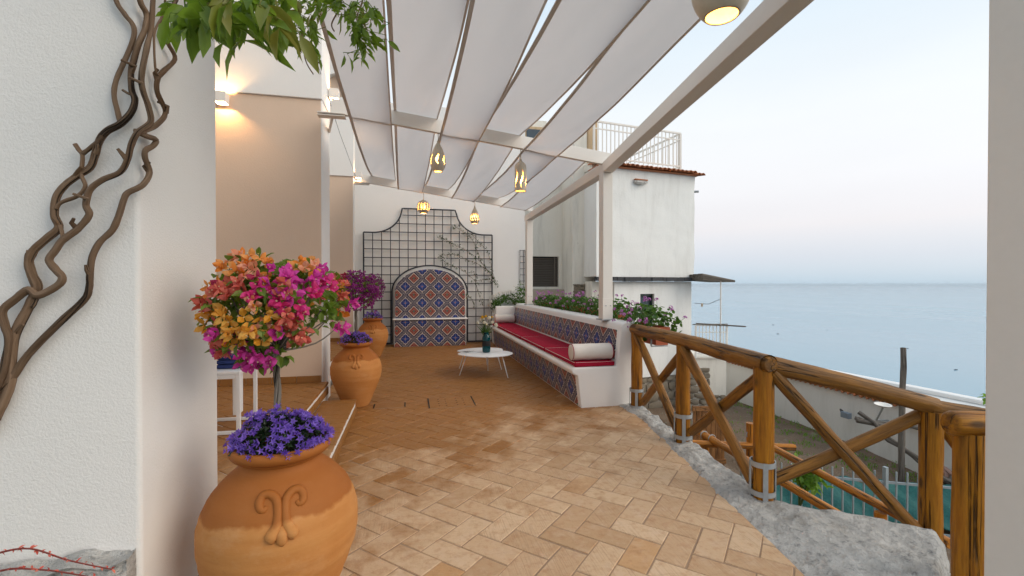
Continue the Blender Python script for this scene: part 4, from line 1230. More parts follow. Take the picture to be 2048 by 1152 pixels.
m = MB(); m.add([(7.36, 11.15, -.499), (8.52, 10.88, -.499), (8.6, 12.6, -.499), (7.4, 12.9, -.499), (7.36, 11.15, -.44), (8.52, 10.88, -.44), (8.6, 12.6, -.44), (7.4, 12.9, -.44)], [(0, 3, 2, 1), (4, 5, 6, 7), (0, 1, 5, 4), (1, 2, 6, 5), (2, 3, 7, 6), (3, 0, 4, 7)]); m.build('coping', M['old_plaster2'], sw, bevel=.01)

# wooden gate below
gt = thing('wooden_gate', 'brown wooden plank gate below the terrace edge', 'gate', (5.5, 7.57, -2))
ga, gb = Vector((5.20, 7.64, 0)), Vector((5.78, 7.51, 0))
for k in range(7):
    p, q = ga.lerp(gb, k / 7 + .008), ga.lerp(gb, (k + 1) / 7 - .008)
    m = MB(); c_ = (p + q) / 2; m.bar(c_ + Vector((0, 0, -2.0)), c_ + Vector((0, 0, -.86 + .02 * rng.random())), (q - p).length, .022, up=(.22, .97, 0)); 
    m.lp = {i: (v[0] * 1.0, v[1], v[2] + k * 3) for i, v in enumerate(m.v)}
    m.build('plank', M['gate_wood'], gt)
for z in (-.80, -1.8):
    m = MB(); m.bar(ga + Vector((-.02, -.01, z)), gb + Vector((.02, -.01, z)), .05, .09); m.lp = {i: (v[2], v[1], v[0]) for i, v in enumerate(m.v)}; m.build('rail', M['gate_wood'], gt)

# garden wall with clay tile coping
gw = thing('garden_wall', 'long pale plastered garden wall with clay tile coping sloping towards the sea', 'wall', (9.4, 10, -2))
G0, G1 = Vector((9.56, 13.2, 0)), Vector((9.23, 6.85, 0)); G2 = Vector((9.10, 3.6, 0))
def wall_run(a, b, z0, za, zb2, th, mat, parent, name='wall'):
    d = (b - a).normalized(); n = Vector((d.y, -d.x, 0)) * -1
    if n.x < 0: n = -n
    m = MB(); vs = []
    for (p, zt) in ((a, za), (b, zb2)):
        vs += [p + Vector((0, 0, z0)), p + n * th + Vector((0, 0, z0)), p + n * th + Vector((0, 0, zt)), p + Vector((0, 0, zt))]
    m.add(vs, [(0, 1, 2, 3), (7, 6, 5, 4), (0, 4, 5, 1), (1, 5, 6, 2), (2, 6, 7, 3), (3, 7, 4, 0)]); return m.build(name, mat, parent)
wall_run(G0, G1, -2.6, -.86, -.82, .22, M['garden_white'], gw)
wall_run(G1 - Vector((.0, .002, 0)), G2, -2.6, -1.12, -1.12, .22, M['garden_white'], gw)
cap_me = barrel_mesh(.07, -.12, .28, .07)
for k in range(44):
    p = G0.lerp(G1, (k + .5) / 44)
    inst('coping_tile', cap_me, gw, p + Vector((.02, 0, -.86 + .04 * k / 44 + rng.uniform(-.005, .005))), (0, 0, rad(-90 + 3) + rng.uniform(-.05, .05)))
for k in range(20):
    p = G1.lerp(G2, (k + .5) / 22)
    inst('coping_tile', cap_me, gw, p + Vector((.02, 0, -1.12 + rng.uniform(-.005, .005))), (0, 0, rad(-90 + 3) + rng.uniform(-.05, .05)))
lowr = thing('flat_roof', 'white flat roof edge beyond the garden wall against the sea', 'roof', (10.8, 8, -2))
m = MB(); m.prism([(9.85, 14.0), (11.45, 14.0), (11.70, 10.2), (11.90, 6.4), (11.9, 2.5), (9.4, 2.5)], 'z', -2.5, -1.0); m.build('roof_slab', M['garden_white'], lowr)
m = MB(); m.prism([(11.30, 14.0), (11.55, 14.0), (11.80, 10.2), (12.0, 6.4), (12.0, 2.5), (11.75, 2.5), (11.75, 6.4), (11.55, 10.2)], 'z', -.9995, -.90); m.build('parapet', M['bench_plaster'], lowr, bevel=.02)

# path handrails of orange logs with wire ties
hr = thing('path_handrail', 'orange log handrails on the path below the terrace', 'railing', (4.8, 5, -2))
log('rail', (4.66, 6.75, -.90), (4.40, 3.3, -.92), .055, M['log_new'], hr, 71)
log('rail', (5.30, 5.95, -.90), (5.0, 3.3, -.92), .05, M['log_new'], hr, 72)
log('rail', (4.25, 6.42, -.97), (5.75, 5.86, -.96), .055, M['log_new'], hr, 73)
for k, (x, y, z1) in enumerate(((5.17, 6.12, -.62), (4.62, 6.45, -.95), (5.05, 4.0, -.97), (4.45, 4.0, -.97))):
    log('post', (x, y, -2.1), (x, y, z1), .06, M['log_new'], hr, 75 + k)
for (x, y, z) in ((4.63, 6.50, -.90), (4.64, 6.32, -.9), (5.27, 6.05, -.96), (5.17, 6.12, -.80)):
    m = MB(); m.tube([(x + .066 * math.cos(2 * PI * k / 14), y, z + .066 * math.sin(2 * PI * k / 14)) for k in range(15)], .008, 6, cap=False); m.build('wire_tie', M['galv'], hr, smooth=True)

# steel palisade fence with green net
fe = thing('steel_fence', 'grey galvanised bar fence beside the garden slope', 'fence', (6.4, 5.3, -2))
FA, FB = Vector((4.95, 6.02, 0)), Vector((7.75, 4.68, 0))
nb_ = 23
for z in (-1.30, -1.98):
    m = MB(); m.bar(FA + Vector((0, 0, z)), FB + Vector((0, 0, z)), .02, .032); m.build('rail', M['zinc'], fe)
for k in range(nb_ + 1):
    p = FA.lerp(FB, k / nb_); big = k in (0, 14, 23)
    m = MB(); m.bar(p + Vector((0, 0, -2.12)), p + Vector((0, 0, -1.14 if not big else -1.08)), .018 if not big else .05); m.build('post' if big else 'bar', M['zinc'], fe)
t = NT('green_net'); p_ = t.pos()
M['green_net'] = t.fin(t.mix(t.noise(t.map(p_, (60, 60, 60)), 1, 2), (0.0, 0.055, 0.05), (0.005, 0.13, 0.115)), .7, t.bump(t.noise(p_, 12, 4), .8, .03))
m = MB()
for j in range(13):
    for i in range(41):
        s_ = i / 40; p = FA.lerp(FB, s_) + Vector((.12 + .9 * j / 12, .06 + .55 * j / 12, 0))
        m.v.append((p.x, p.y, -1.98 + .30 * (j / 12) + .05 * mnoise.noise(Vector((s_ * 9, j * .3, 0))) + .04 * math.sin(s_ * 40 + j)))
for j in range(12):
    for i in range(40):
        a = j * 41 + i; m.f.append((a, a + 1, a + 42, a + 41))
o_ = m.build('ground_net', M['green_net'], smooth=True, angle=180); tag(o_, 'dark green netting spread over the slope behind the steel fence', 'net')
md = o_.modifiers.new('thick', 'SOLIDIFY'); md.thickness = .012

# grey pole, dead-wood lean-to, satellite dish and wall ornaments
gp = thing('wooden_pole', 'tall grey weathered wooden pole standing in the garden', 'pole', (8.2, 6.15, -2))
m = MB(); m.tube(spline([(8.20, 6.15, -2.1), (8.22, 6.16, -1.2), (8.28, 6.2, -.4), (8.30, 6.2, .1), (8.36, 6.25, .44)], 5), [.052 - .0006 * k for k in range(21)], 10, .2, 9); m.build('trunk', M['grey_wood'], gp, smooth=True)
for k, (a, b, r_) in enumerate((((8.0, 6.75, -.80), (8.55, 5.6, -1.75), .035), ((7.9, 6.7, -.95), (9.0, 6.1, -.98), .045), ((8.1, 6.9, -.98), (9.2, 6.0, -1.02), .035), ((8.1, 6.5, -1.05), (8.6, 5.6, -1.75), .04), ((8.3, 5.8, -1.5), (8.75, 5.2, -2.0), .05))):
    lg = MB(); A, B = Vector(a), Vector(b); lg.tube([A.lerp(B, q / 6) + Vector((0, 0, .03 * math.sin(q * 2 + k))) for q in range(7)], [r_] * 7, 9, .25, 80 + k); lg.build('pole', M['grey_wood'], gp, smooth=True)
ds = thing('satellite_dish', 'pale satellite dish above the garden wall', 'dish', (8.75, 6.9, -1.1))
m = MB(); vs = []; fs = []
for i in range(7):
    r_ = .15 * i / 6
    for k in range(20): a = 2 * PI * k / 20; vs.append((8.75 + r_ * math.cos(a), 6.9 + r_ * math.sin(a) * .9, -.79 + .05 * (r_ / .15) ** 2 + .3 * r_ * math.sin(a) * .3))
for i in range(6):
    for k in range(20): a, b = i * 20 + k, i * 20 + (k + 1) % 20; fs.append((a, b, b + 20, a + 20))
m.add(vs, fs); d_ = m.build('bowl', M['white_metal'], ds, smooth=True); md = d_.modifiers.new('t', 'SOLIDIFY'); md.thickness = .008
m = MB(); m.tube([(8.75, 6.9, -.8), (8.85, 7.1, -1.1), (9.2, 7.15, -1.15)], .018, 7); m.build('arm', M['galv'], ds, smooth=True)
fl = thing('floodlight', 'small grey floodlight fixed to the garden wall', 'floodlight', (9.0, 7.9, -1.3))
m = MB(); m.box(8.92, 9.02, 7.75, 7.93, -1.28, -1.16); m.build('case', M['grey_box'], fl, bevel=.01)
m = MB(); m.tube([(9.0, 7.95, -1.24), (9.12, 8.1, -1.18), (9.28, 8.1, -1.3)], .02, 7); m.build('arm', M['slate'], fl, smooth=True)
def scroll(c, label, sg):
    pts = []
    for k in range(34):
        a = k / 33 * 2.6 * PI; r_ = .03 + .10 * k / 33 * .75
        pts.append((c[0], c[1] + sg * r_ * math.cos(a), c[2] + r_ * math.sin(a)))
    l_ = Vector(pts[-1])
    pts += [tuple(l_ + Vector((0, -sg * .12, -.06))), tuple(l_ + Vector((0, -sg * .3, -.10))), tuple(l_ + Vector((0, -sg * .45, -.10)))]
    m = MB(); m.tube(pts, .035, 8); tag(m.build('scroll_ornament', M['ochre_pink'], smooth=True), label, 'ornament', 'scroll ornaments on the garden wall')
M['ochre_pink'] = plain('pink_stucco', (0.48, 0.30, 0.25), .9)
scroll((9.13, 6.15, -1.78), 'pinkish curled scroll ornament on the wall left of the last log post', 1)
scroll((9.08, 5.15, -1.85), 'pinkish curled scroll ornament on the wall right of the last log post', -1)
# small boats and buoys far out
for k, (x, y, L, lab) in enumerate(((381, 249, 1.6, 'nearest small dark boat far out on the sea at the right'), (544, 503, 1.5, 'tiny boat on the sea near the middle of the open water'), (441, 476, 1.9, 'dark rowing boat on the sea left of the middle'), (531, 582, 1.9, 'most distant small boat with a faint wake on the sea'), (463, 342, 1.2, 'tiny buoy boat on the sea above the wooden pole'))):
    e = thing('small_boat', lab, 'boat', (x, y, -60), 'small boats on the sea')
    m = MB(); hull = []
    sec = [(-1, .55, .5), (-.5, .9, .42), (0, 1, .4), (.5, .8, .44), (.85, .35, .52), (1, .02, .6)]
    vs = []
    for (u, w, h) in sec: vs += [(x + u * L, y - w * L * .32, -60 + h * L * .45), (x + u * L, y - w * L * .18, -60.05), (x + u * L, y + w * L * .18, -60.05), (x + u * L, y + w * L * .32, -60 + h * L * .45)]
    fs = [(0, 1, 2, 3)]
    for i in range(5):
        for q in range(3): a = i * 4 + q; fs.append((a, a + 1, a + 5, a + 4))
    m.add(vs, fs); m.build('hull', M['navy_boat'], e)
    m = MB(); m.box(x - L * .4, x - L * .1, y - L * .2, y + L * .2, -60 + L * .12, -60 + L * .38); m.build('thwart', M['grey_box'], e)

# ------------------------------------------------------------------ plants: paths of stems
VINES = {
'V1':[(-1.074,1.96,2.703),(-1.059,1.96,2.595),(-1.03,1.96,2.544),(-1.002,1.96,2.502),(-1.007,1.96,2.446),(-1.039,1.96,2.359),(-1.06,1.96,2.302),(-1.067,1.96,2.246),(-1.055,1.96,2.183),(-1.046,1.96,2.143)],
'V2':[(-0.989,1.95,2.709),(-0.977,1.95,2.6),(-0.97,1.981,2.564),(-0.97,1.967,2.5),(-0.983,1.95,2.434),(-0.997,1.95,2.377),(-1.007,1.95,2.33),(-1.005,1.95,2.266),(-0.995,1.95,2.23),(-1.008,1.95,2.183),(-1.043,1.95,2.138),(-1.083,1.95,2.11),(-1.107,1.95,2.075),(-1.122,1.95,2.02),(-1.138,1.95,1.973),(-1.185,1.95,1.935),(-1.218,1.95,1.903),(-1.243,1.95,1.86),(-1.249,1.95,1.797),(-1.236,1.95,1.753),(-1.269,1.95,1.716),(-1.31,1.95,1.671),(-1.325,1.95,1.632),(-1.316,1.95,1.586),(-1.3,1.95,1.543),(-1.308,1.95,1.511),(-1.327,1.95,1.465),(-1.366,1.95,1.373),(-1.379,1.95,1.275),(-1.381,1.95,1.211),(-1.399,1.95,1.148),(-1.425,1.95,1.09),(-1.457,1.95,1.022)],
'V3':[(-0.955,2.007,2.752),(-0.955,1.992,2.629),(-0.955,1.98,2.518),(-0.955,1.953,2.439),(-0.966,1.935,2.318),(-0.963,1.935,2.264),(-0.955,1.956,2.208),(-0.955,1.966,2.156),(-0.98,1.935,2.107),(-1.001,1.935,2.059),(-1.013,1.935,2.004),(-1.037,1.935,1.957),(-1.091,1.935,1.927),(-1.13,1.935,1.889),(-1.143,1.935,1.835),(-1.134,1.935,1.799),(-1.169,1.935,1.748),(-1.215,1.935,1.707),(-1.237,1.935,1.671),(-1.256,1.935,1.635),(-1.235,1.935,1.6),(-1.216,1.935,1.573),(-1.231,1.935,1.543),(-1.288,1.935,1.509),(-1.317,1.935,1.529),(-1.356,1.935,1.497),(-1.393,1.935,1.456),(-1.386,1.935,1.403),(-1.376,1.935,1.354),(-1.39,1.935,1.258),(-1.413,1.935,1.189),(-1.445,1.935,1.147)],
'V4':[(-0.97,2.291,2.94),(-0.97,2.201,2.753),(-0.97,2.13,2.65),(-0.97,2.08,2.581),(-0.97,2.129,2.537),(-0.97,2.189,2.499),(-0.97,2.089,2.397),(-0.97,2.051,2.351),(-0.97,2.051,2.301),(-0.97,2.11,2.245),(-0.97,2.038,2.17),(-0.972,1.95,2.118),(-0.993,1.95,2.116),(-0.97,1.969,2.105),(-0.97,2.038,2.112),(-0.97,2.013,2.081),(-0.97,1.968,2.053),(-0.97,1.961,2.023),(-0.97,1.991,1.974),(-0.973,1.95,1.918),(-1.02,1.95,1.888),(-1.034,1.95,1.86),(-1.049,1.95,1.804),(-1.07,1.95,1.748),(-1.109,1.95,1.702),(-1.133,1.95,1.647),(-1.141,1.95,1.583),(-1.144,1.95,1.537),(-1.16,1.95,1.492),(-1.237,1.95,1.408),(-1.33,1.95,1.299),(-1.375,1.95,1.223),(-1.413,1.95,1.175),(-1.456,1.95,1.123)],
'V5':[(-0.965,2.102,2.774),(-0.965,2.093,2.648),(-0.965,2.025,2.532),(-0.965,2.018,2.461),(-0.965,2.027,2.379),(-0.965,2.045,2.368)],
'B1':[(-1.181,1.945,2.054),(-1.169,1.945,2.033),(-1.158,1.945,2.012),(-1.162,1.945,1.944),(-1.151,1.945,1.905),(-1.174,1.945,1.868),(-1.225,1.945,1.842),(-1.24,1.945,1.818)],
'B2':[(-1.158,1.945,2.02),(-1.138,1.945,2.039),(-1.112,1.945,2.066),(-1.096,1.945,2.089)],
'B3':[(-1.228,1.945,1.762),(-1.221,1.945,1.717),(-1.232,1.945,1.676)],
'B4':[(-1.032,1.945,2.262),(-1.016,1.945,2.252),(-1.002,1.945,2.246)],
'B5':[(-1.322,1.945,1.67),(-1.327,1.945,1.6),(-1.302,1.945,1.511),(-1.314,1.945,1.467)],
}
JAS=[[(2.221,12.0,1.499),(2.109,12.0,1.763),(1.864,12.0,2.07),(1.643,12.0,2.286),(1.337,12.0,2.478),(1.056,12.0,2.603),(0.757,12.0,2.769)],[(2.199,12.0,1.543),(2.087,12.0,1.807),(1.754,12.0,2.069),(1.424,12.0,2.196),(1.207,12.0,2.302),(0.991,12.0,2.321),(0.735,12.0,2.274)],[(2.087,12.0,1.807),(1.864,12.0,2.07),(1.776,12.0,2.288),(1.688,12.0,2.506),(1.6,12.0,2.701),(1.425,12.0,2.871),(1.164,12.0,3.038),(1.1,12.0,3.058)],[(2.266,12.0,1.521),(2.132,12.0,1.852),(1.998,12.0,2.401),(1.82,12.0,2.596),(1.556,12.0,2.874)],[(1.687,12.0,1.587),(1.468,12.0,1.805),(1.228,12.0,1.977),(1.034,12.0,2.04),(0.841,12.0,2.146),(0.756,12.0,2.253)],[(1.864,12.0,0.971),(1.775,12.0,1.236),(1.687,12.0,1.543),(1.654,12.0,1.805),(1.533,12.0,1.87)],[(1.643,12.0,0.93),(1.555,12.0,1.171),(1.445,12.0,1.238),(1.423,12.0,1.281)],[(1.056,12.0,2.603),(0.906,12.0,2.708),(0.714,12.0,2.79)],[(1.687,12.0,1.63),(1.953,12.0,1.675),(2.131,12.0,1.653)]]

# ------------------------------------------------------------------ plant helpers
def basis(d, up=Vector((0, 0, 1))):
    d = d.normalized()
    if abs(d.dot(up)) > .97: up = Vector((1, 0, 0))
    r = d.cross(up).normalized(); return d, r, r.cross(d)
def leaf(mb, p, d, L, w, rg, curl=.25, mi=0):
    """ovate leaf with folded midrib: 6 faces"""
    d, r, u = basis(Vector(d)); a = rg.uniform(-.9, .9); r, u = r * math.cos(a) + u * math.sin(a), u * math.cos(a) - r * math.sin(a)
    p = Vector(p); f = .22 * w
    q = lambda t, s, z: p + d * (L * t) + r * (w * s) + u * (z - curl * L * t * t)
    mb.add([q(0, 0, 0), q(.3, -.42, f), q(.3, 0, 0), q(.3, .42, f), q(.65, -.40, f), q(.65, 0, 0), q(.65, .40, f), q(1, 0, 0)],
           [(0, 2, 1), (0, 3, 2), (1, 2, 5, 4), (2, 3, 6, 5), (4, 5, 7), (5, 6, 7)], mi=mi)
def rdir(rg, zmin=-1.0):
    while True:
        v = Vector((rg.uniform(-1, 1), rg.uniform(-1, 1), rg.uniform(-1, 1)))
        if .05 < v.length < 1 and v.z / v.length >= zmin: return v.normalized()
def quat_to(d, rg):
    return d.to_track_quat('Z', 'Y') @ Quaternion((0, 0, 1), rg.uniform(0, 2 * PI))
def bract_flower(mb, open_, rg, size=.032, M4=Matrix.Identity(4)):
    for k in range(3):
        a = 2 * PI * k / 3 + rg.uniform(-.2, .2); o = open_ + rg.uniform(-.12, .12)
        d = Vector((math.cos(a) * math.sin(o), math.sin(a) * math.sin(o), math.cos(o))); r = Vector((-math.sin(a), math.cos(a), 0)); u = d.cross(r)
        L, w = size * rg.uniform(.9, 1.1), size * .92
        q = lambda t, s, z: M4 @ (d * (L * t) + r * (w * s * .5) + u * z * size)
        mb.add([q(0, 0, 0), q(.35, -.92, -.14), q(.4, 0, .10), q(.35, .92, -.14), q(.72, -.72, -.10 + rg.uniform(-.08, .08)), q(.75, 0, .12), q(.72, .72, -.10 + rg.uniform(-.08, .08)), q(1.05, rg.uniform(-.1, .1), -.02)],
               [(0, 2, 1), (0, 3, 2), (1, 2, 5, 4), (2, 3, 6, 5), (4, 5, 7), (5, 6, 7)])
    h = size * .62
    for k in range(5):
        a = 2 * PI * k / 5
        q = lambda rr, z, da=0: M4 @ Vector((math.cos(a + da) * rr, math.sin(a + da) * rr, z))
        mb.add([q(0, h * .8), q(size * .07, h, .4), q(size * .13, h * 1.05), q(size * .07, h, -.4)], [(0, 1, 2, 3)], mi=1)
FL = {}
def flower_mesh(col, var, size=.032):
    key = (col, var, size)
    if key not in FL:
        mb = MB(); rg = random.Random(var * 7 + 3); bract_flower(mb, (.75, .95, 1.15)[var], rg, size)
        me = mb.mesh('flower'); me.materials.append(M[col]); me.materials.append(M['p_heart']); FL[key] = me
    return FL[key]

# ------------------------------------------------------------------ terracotta jars
PROF = [(.150, 0), (.165, .012), (.20, .10), (.252, .22), (.296, .34), (.314, .43), (.307, .52), (.276, .60), (.222, .668), (.172, .712), (.158, .735), (.163, .752), (.190, .766), (.202, .785), (.200, .803), (.188, .812), (.170, .808), (.160, .79), (.155, .74), (.0005, .735)]
def prof_r(z, s=1.0):
    z /= s
    for (a, b), (c, d) in zip(PROF, PROF[1:]):
        if b <= z <= d and d > b: return s * (a + (c - a) * (z - b) / (d - b))
    return .2 * s
RT = Vector((math.cos(rad(12.5)), -math.sin(rad(12.5)), 0)); FWD = Vector((math.sin(rad(12.5)), math.cos(rad(12.5)), 0))
def jar(loc, s, label, n=64):
    e = thing('terracotta_jar', label, 'jar', loc, 'terracotta jars with flowers')
    pr = []
    fine = spline([(r, 0, z) for r, z in PROF], 5)
    for q in fine:
        r, z = max(q.x, .0005), q.z
        if .18 < z < .62: r += .0016 * math.sin(z * 95) * .6 + (.003 if abs(z - .50) < .008 or abs(z - .36) < .006 else 0)
        pr.append((r * s, z * s))
    m = MB(); m.lathe(pr, n); b = m.build('body', M['pot'], None, smooth=True, angle=180)
    b.parent = e
    # raised scroll emblem on the shoulder, towards the open side of the terrace
    L = Vector(loc); c = -L.copy(); c.z = 0; az = math.atan2(c.y, c.x)
    def S(u, v, lift=-.003):
        z = .592 * s + v * 1.08 * s; rr = prof_r(z, s) + lift
        a = az + u * 1.05 * s / max(rr, .05)
        return Vector((math.cos(a) * rr, math.sin(a) * rr, z))
    mb = MB()
    for sg in (-1, 1):
        pts = [(.050, .040), (.058, .030), (.070, .034), (.074, .052), (.060, .070), (.036, .070), (.016, .052), (.012, .020), (.016, -.015), (.034, -.048), (.045, -.060)]
        rs = [.010, .013, .016, .017, .018, .018, .018, .017, .019, .026, .018]
        sp = spline([S(sg * u, v) for u, v in pts], 3); rr = []
        for i in range(len(sp)): t_ = i / (len(sp) - 1) * (len(rs) - 1); k = min(int(t_), len(rs) - 2); rr.append((rs[k] + (rs[k + 1] - rs[k]) * (t_ - k)) * s)
        mb.tube(sp, rr, 8)
    mb.tube([S(0, -.02), S(0, -.045), S(0, -.068), S(0, -.088)], [.010 * s, .024 * s, .022 * s, .003 * s], 8)
    o = mb.build('emblem', M['pot'], None, smooth=True, angle=180); o.parent = e
    o = MB().lathe([(.0005, .752 * s), (.150 * s, .752 * s), (.157 * s, .748 * s)], 24).build('soil', M['soil'], None); o.parent = e
    return e
def bellflowers(e, loc, s, nflo, nleaf, rg, label):
    """cushion of violet bellflowers spilling over the rim"""
    pl = thing('bellflower_plant', label, 'flowers', (loc[0], loc[1], loc[2] + .75 * s), 'violet bellflowers in the jars')
    c = Vector(loc) + Vector((0, 0, .800 * s)); lv = MB(); fl = MB()
    def surf():
        a = rg.uniform(0, 2 * PI); q = math.sqrt(rg.random()); R = .198 * s
        bump = 1 + .75 * mnoise.noise(Vector((math.cos(a) * q * 2.2, math.sin(a) * q * 3.0, loc[0] * 3)))
        h = .105 * s * bump * (1 - q ** 4)
        r_ = R * q * (1 + .10 * mnoise.noise(Vector((math.cos(a) * 2, math.sin(a) * 2, 7))))
        n = Vector((math.cos(a) * q * 1.1, math.sin(a) * q * 1.1, 1 - .75 * q)).normalized()
        return c + Vector((math.cos(a) * r_, math.sin(a) * r_, h)), n
    for _ in range(nleaf):
        p, n = surf(); p = c + (p - c) * rg.uniform(.55, .97)
        leaf(lv, p, (n + rdir(rg) * .9), .022 * s * rg.uniform(.7, 1.4), .013 * s, rg)
    for _ in range(nflo):
        p, n = surf(); d = (n + rdir(rg) * .45).normalized(); R = .0165 * s * rg.uniform(.75, 1.25); p = p + n * (.028 * rg.random() ** 2)
        _, r, u = basis(d); vs = [p - d * R * .7]; ph = rg.uniform(0, 6)
        for k in range(5):
            a = ph + 2 * PI * k / 5
            vs += [p + (r * math.cos(a - .63) + u * math.sin(a - .63)) * R * .42, p + (r * math.cos(a) + u * math.sin(a)) * R + d * R * .2]
        fs = []
        for k in range(5): i = 1 + 2 * k; j = 1 + 2 * ((k + 1) % 5); fs += [(0, i, i + 1), (0, i + 1, j)]
        fl.add(vs, fs)
    stuff(lv.build('foliage', M['leaf_camp'], pl, fixn=False)); stuff(fl.build('blossoms', M['p_bell'], pl, fixn=False))
    return pl
jars = [((-.575, 2.235, 0), 1.04, 'largest terracotta jar in the left foreground with raised scroll emblem'), ((-.69, 6.13, 0), 1.0, 'middle terracotta jar standing at the end of the porch step'), ((-.80, 10.12, 0), 1.02, 'farthest terracotta jar by the iron trellis')]
bl = ('violet bellflowers spilling over the rim of the foreground jar', 'violet bellflowers in the middle jar at the step', 'violet bellflowers in the farthest jar by the trellis')
for k, (loc, s, lab) in enumerate(jars):
    e = jar(loc, s, lab, 72 if k == 0 else 48)
    bellflowers(e, loc, s, (400, 230, 160)[k], (1700, 800, 450)[k], random.Random(100 + k), bl[k])

# ------------------------------------------------------------------ bougainvillea standards
def twisted_trunk(e, base, top, r, n=3, seed=0):
    for k in range(n):
        pts = []; A, B = Vector(base), Vector(top)
        for i in range(25):
            t_ = i / 24; a = t_ * 7.5 + 2 * PI * k / n
            pts.append(A.lerp(B, t_) + Vector((math.cos(a), math.sin(a), 0)) * r * .62)
        m = MB(); m.tube(pts, [r * .62 * (1 - .2 * i / 24) for i in range(25)], 8, .2, seed + k); m.build('stem', M['trunk'], e, smooth=True)
bo = thing('bougainvillea', 'bougainvillea standard with orange, coral and magenta blossoms in the foreground jar', 'bougainvillea', (-.575, 2.235, .78))
CC = Vector((-.588, 2.279, 1.448)); SC = .000541 * .85
twisted_trunk(bo, (-.585, 2.24, .78), (-.605, 2.27, 1.27), .0145, 3, 5)
rg = random.Random(21)
CL = [('p_orange', 130, 150, 1), ('p_orange', 290, 155, 3), ('p_peach', 350, 105, 3), ('p_orange', 430, 80, 2), ('p_orange', 550, 85, 3), ('p_orange', 490, 195, 4), ('p_orange', 700, 110, 3), ('p_peach', 640, 210, 4), ('p_orange', 745, 245, 3), ('p_orange', 960, 112, 5), ('p_peach', 1030, 175, 2), ('p_orange', 1080, 190, 1), ('p_orange', 210, 300, 1), ('p_orange', 80, 388, 2), ('p_orange', 390, 345, 1), ('p_peach', 590, 150, 2),
      ('p_coral', 470, 310, 4), ('p_coral', 430, 400, 4), ('p_coral', 560, 330, 5), ('p_coral', 265, 490, 1), ('p_coral', 170, 500, 4), ('p_coral', 60, 510, 3), ('p_coral', 320, 650, 3), ('p_coral', 900, 620, 4), ('p_coral', 940, 700, 4), ('p_coral', 1020, 745, 2), ('p_coral', 960, 800, 4), ('p_coral', 210, 385, 2), ('p_wine', 275, 330, 2), ('p_wine', 660, 290, 3), ('p_coral', 930, 350, 3),
      ('p_magenta', 845, 210, 5), ('p_magenta', 940, 235, 5), ('p_magenta', 1060, 270, 5), ('p_magenta', 1130, 290, 4), ('p_magenta', 740, 335, 5), ('p_magenta', 900, 395, 5), ('p_magenta', 975, 425, 4), ('p_magenta', 860, 555, 2), ('p_hot', 690, 385, 5), ('p_hot', 800, 385, 5), ('p_hot', 910, 470, 4), ('p_hot', 1130, 375, 4), ('p_hot', 1185, 320, 4), ('p_hot', 1040, 530, 4),
      ('p_peach', 715, 470, 2), ('p_yellow', 690, 510, 1), ('p_yellow', 790, 545, 1), ('p_yellow', 400, 600, 5), ('p_yellow', 580, 640, 4), ('p_peach', 715, 675, 3), ('p_yellow', 515, 715, 3), ('p_yellow', 700, 725, 2), ('p_yellow', 755, 785, 4), ('p_yellow', 165, 560, 3), ('p_yellow', 170, 700, 2), ('p_yellow', 770, 620, 2), ('p_yellow', 510, 790, 2),
      ('p_magenta', 200, 775, 5), ('p_magenta', 150, 850, 4), ('p_magenta', 235, 870, 4), ('p_magenta', 180, 940, 3), ('p_magenta', 360, 740, 2), ('p_coral', 240, 805, 2), ('p_coral', 310, 775, 2), ('p_coral', 395, 800, 4), ('p_coral', 360, 880, 3), ('p_magenta', 530, 900, 4), ('p_magenta', 620, 930, 4), ('p_magenta', 400, 1020, 5), ('p_magenta', 510, 1010, 3), ('p_magenta', 590, 1040, 3), ('p_magenta', 720, 965, 3), ('p_magenta', 840, 780, 2)]
centres = []
for col, cx, cy, n in CL:
    dx, dz = (cx - 620) * SC, -(cy - 530) * SC
    q = 1 - (dx / .31) ** 2 - (dz / .275) ** 2
    dep_ = math.sqrt(max(q, .0)) * .27 + rg.uniform(-.03, .02)
    if q < .1: dep_ = rg.uniform(-.08, .06)
    centres.append((col, CC + RT * dx - FWD * dep_ + Vector((0, 0, dz)), n))
for _ in range(16):          # far side of the crown
    d = rdir(rg, -.5)
    if d.dot(FWD) < .2: d = (d + FWD * 1.2).normalized()
    centres.append((rg.choice(('p_orange', 'p_magenta', 'p_coral', 'p_yellow')), CC + Vector((d.x * .31, d.y * .29, d.z * .24)), 4))
nf = 0
for col, p, n in centres:
    out = (p - CC).normalized()
    for k in range(n):
        q = p + Vector((rg.uniform(-1, 1), rg.uniform(-1, 1), rg.uniform(-1, 1))) * (.026 if n > 1 else .004)
        d = (out * .9 - FWD * .25 + rdir(rg) * .7).normalized()
        inst('flower', flower_mesh(col, rg.randrange(3)), bo, q, quat_to(d, rg), rg.uniform(.98, 1.36)); nf += 1
lv = MB()
for k in range(800):
    if k % 3 == 0: p = CC + Vector((1, 1, .8)) * 0; d = rdir(rg, -.75); p = CC + Vector((d.x * .245, d.y * .23, d.z * .20 + .02)) * rg.uniform(.55, 1.02)
    else: c_, p0, n_ = rg.choice(centres); d = (p0 - CC).normalized(); p = CC.lerp(p0, rg.uniform(.72, 1.0)) + rdir(rg) * .035
    leaf(lv, p, (d * .6 + rdir(rg) + Vector((0, 0, -.25))), rg.uniform(.032, .060), rg.uniform(.024, .040), rg)
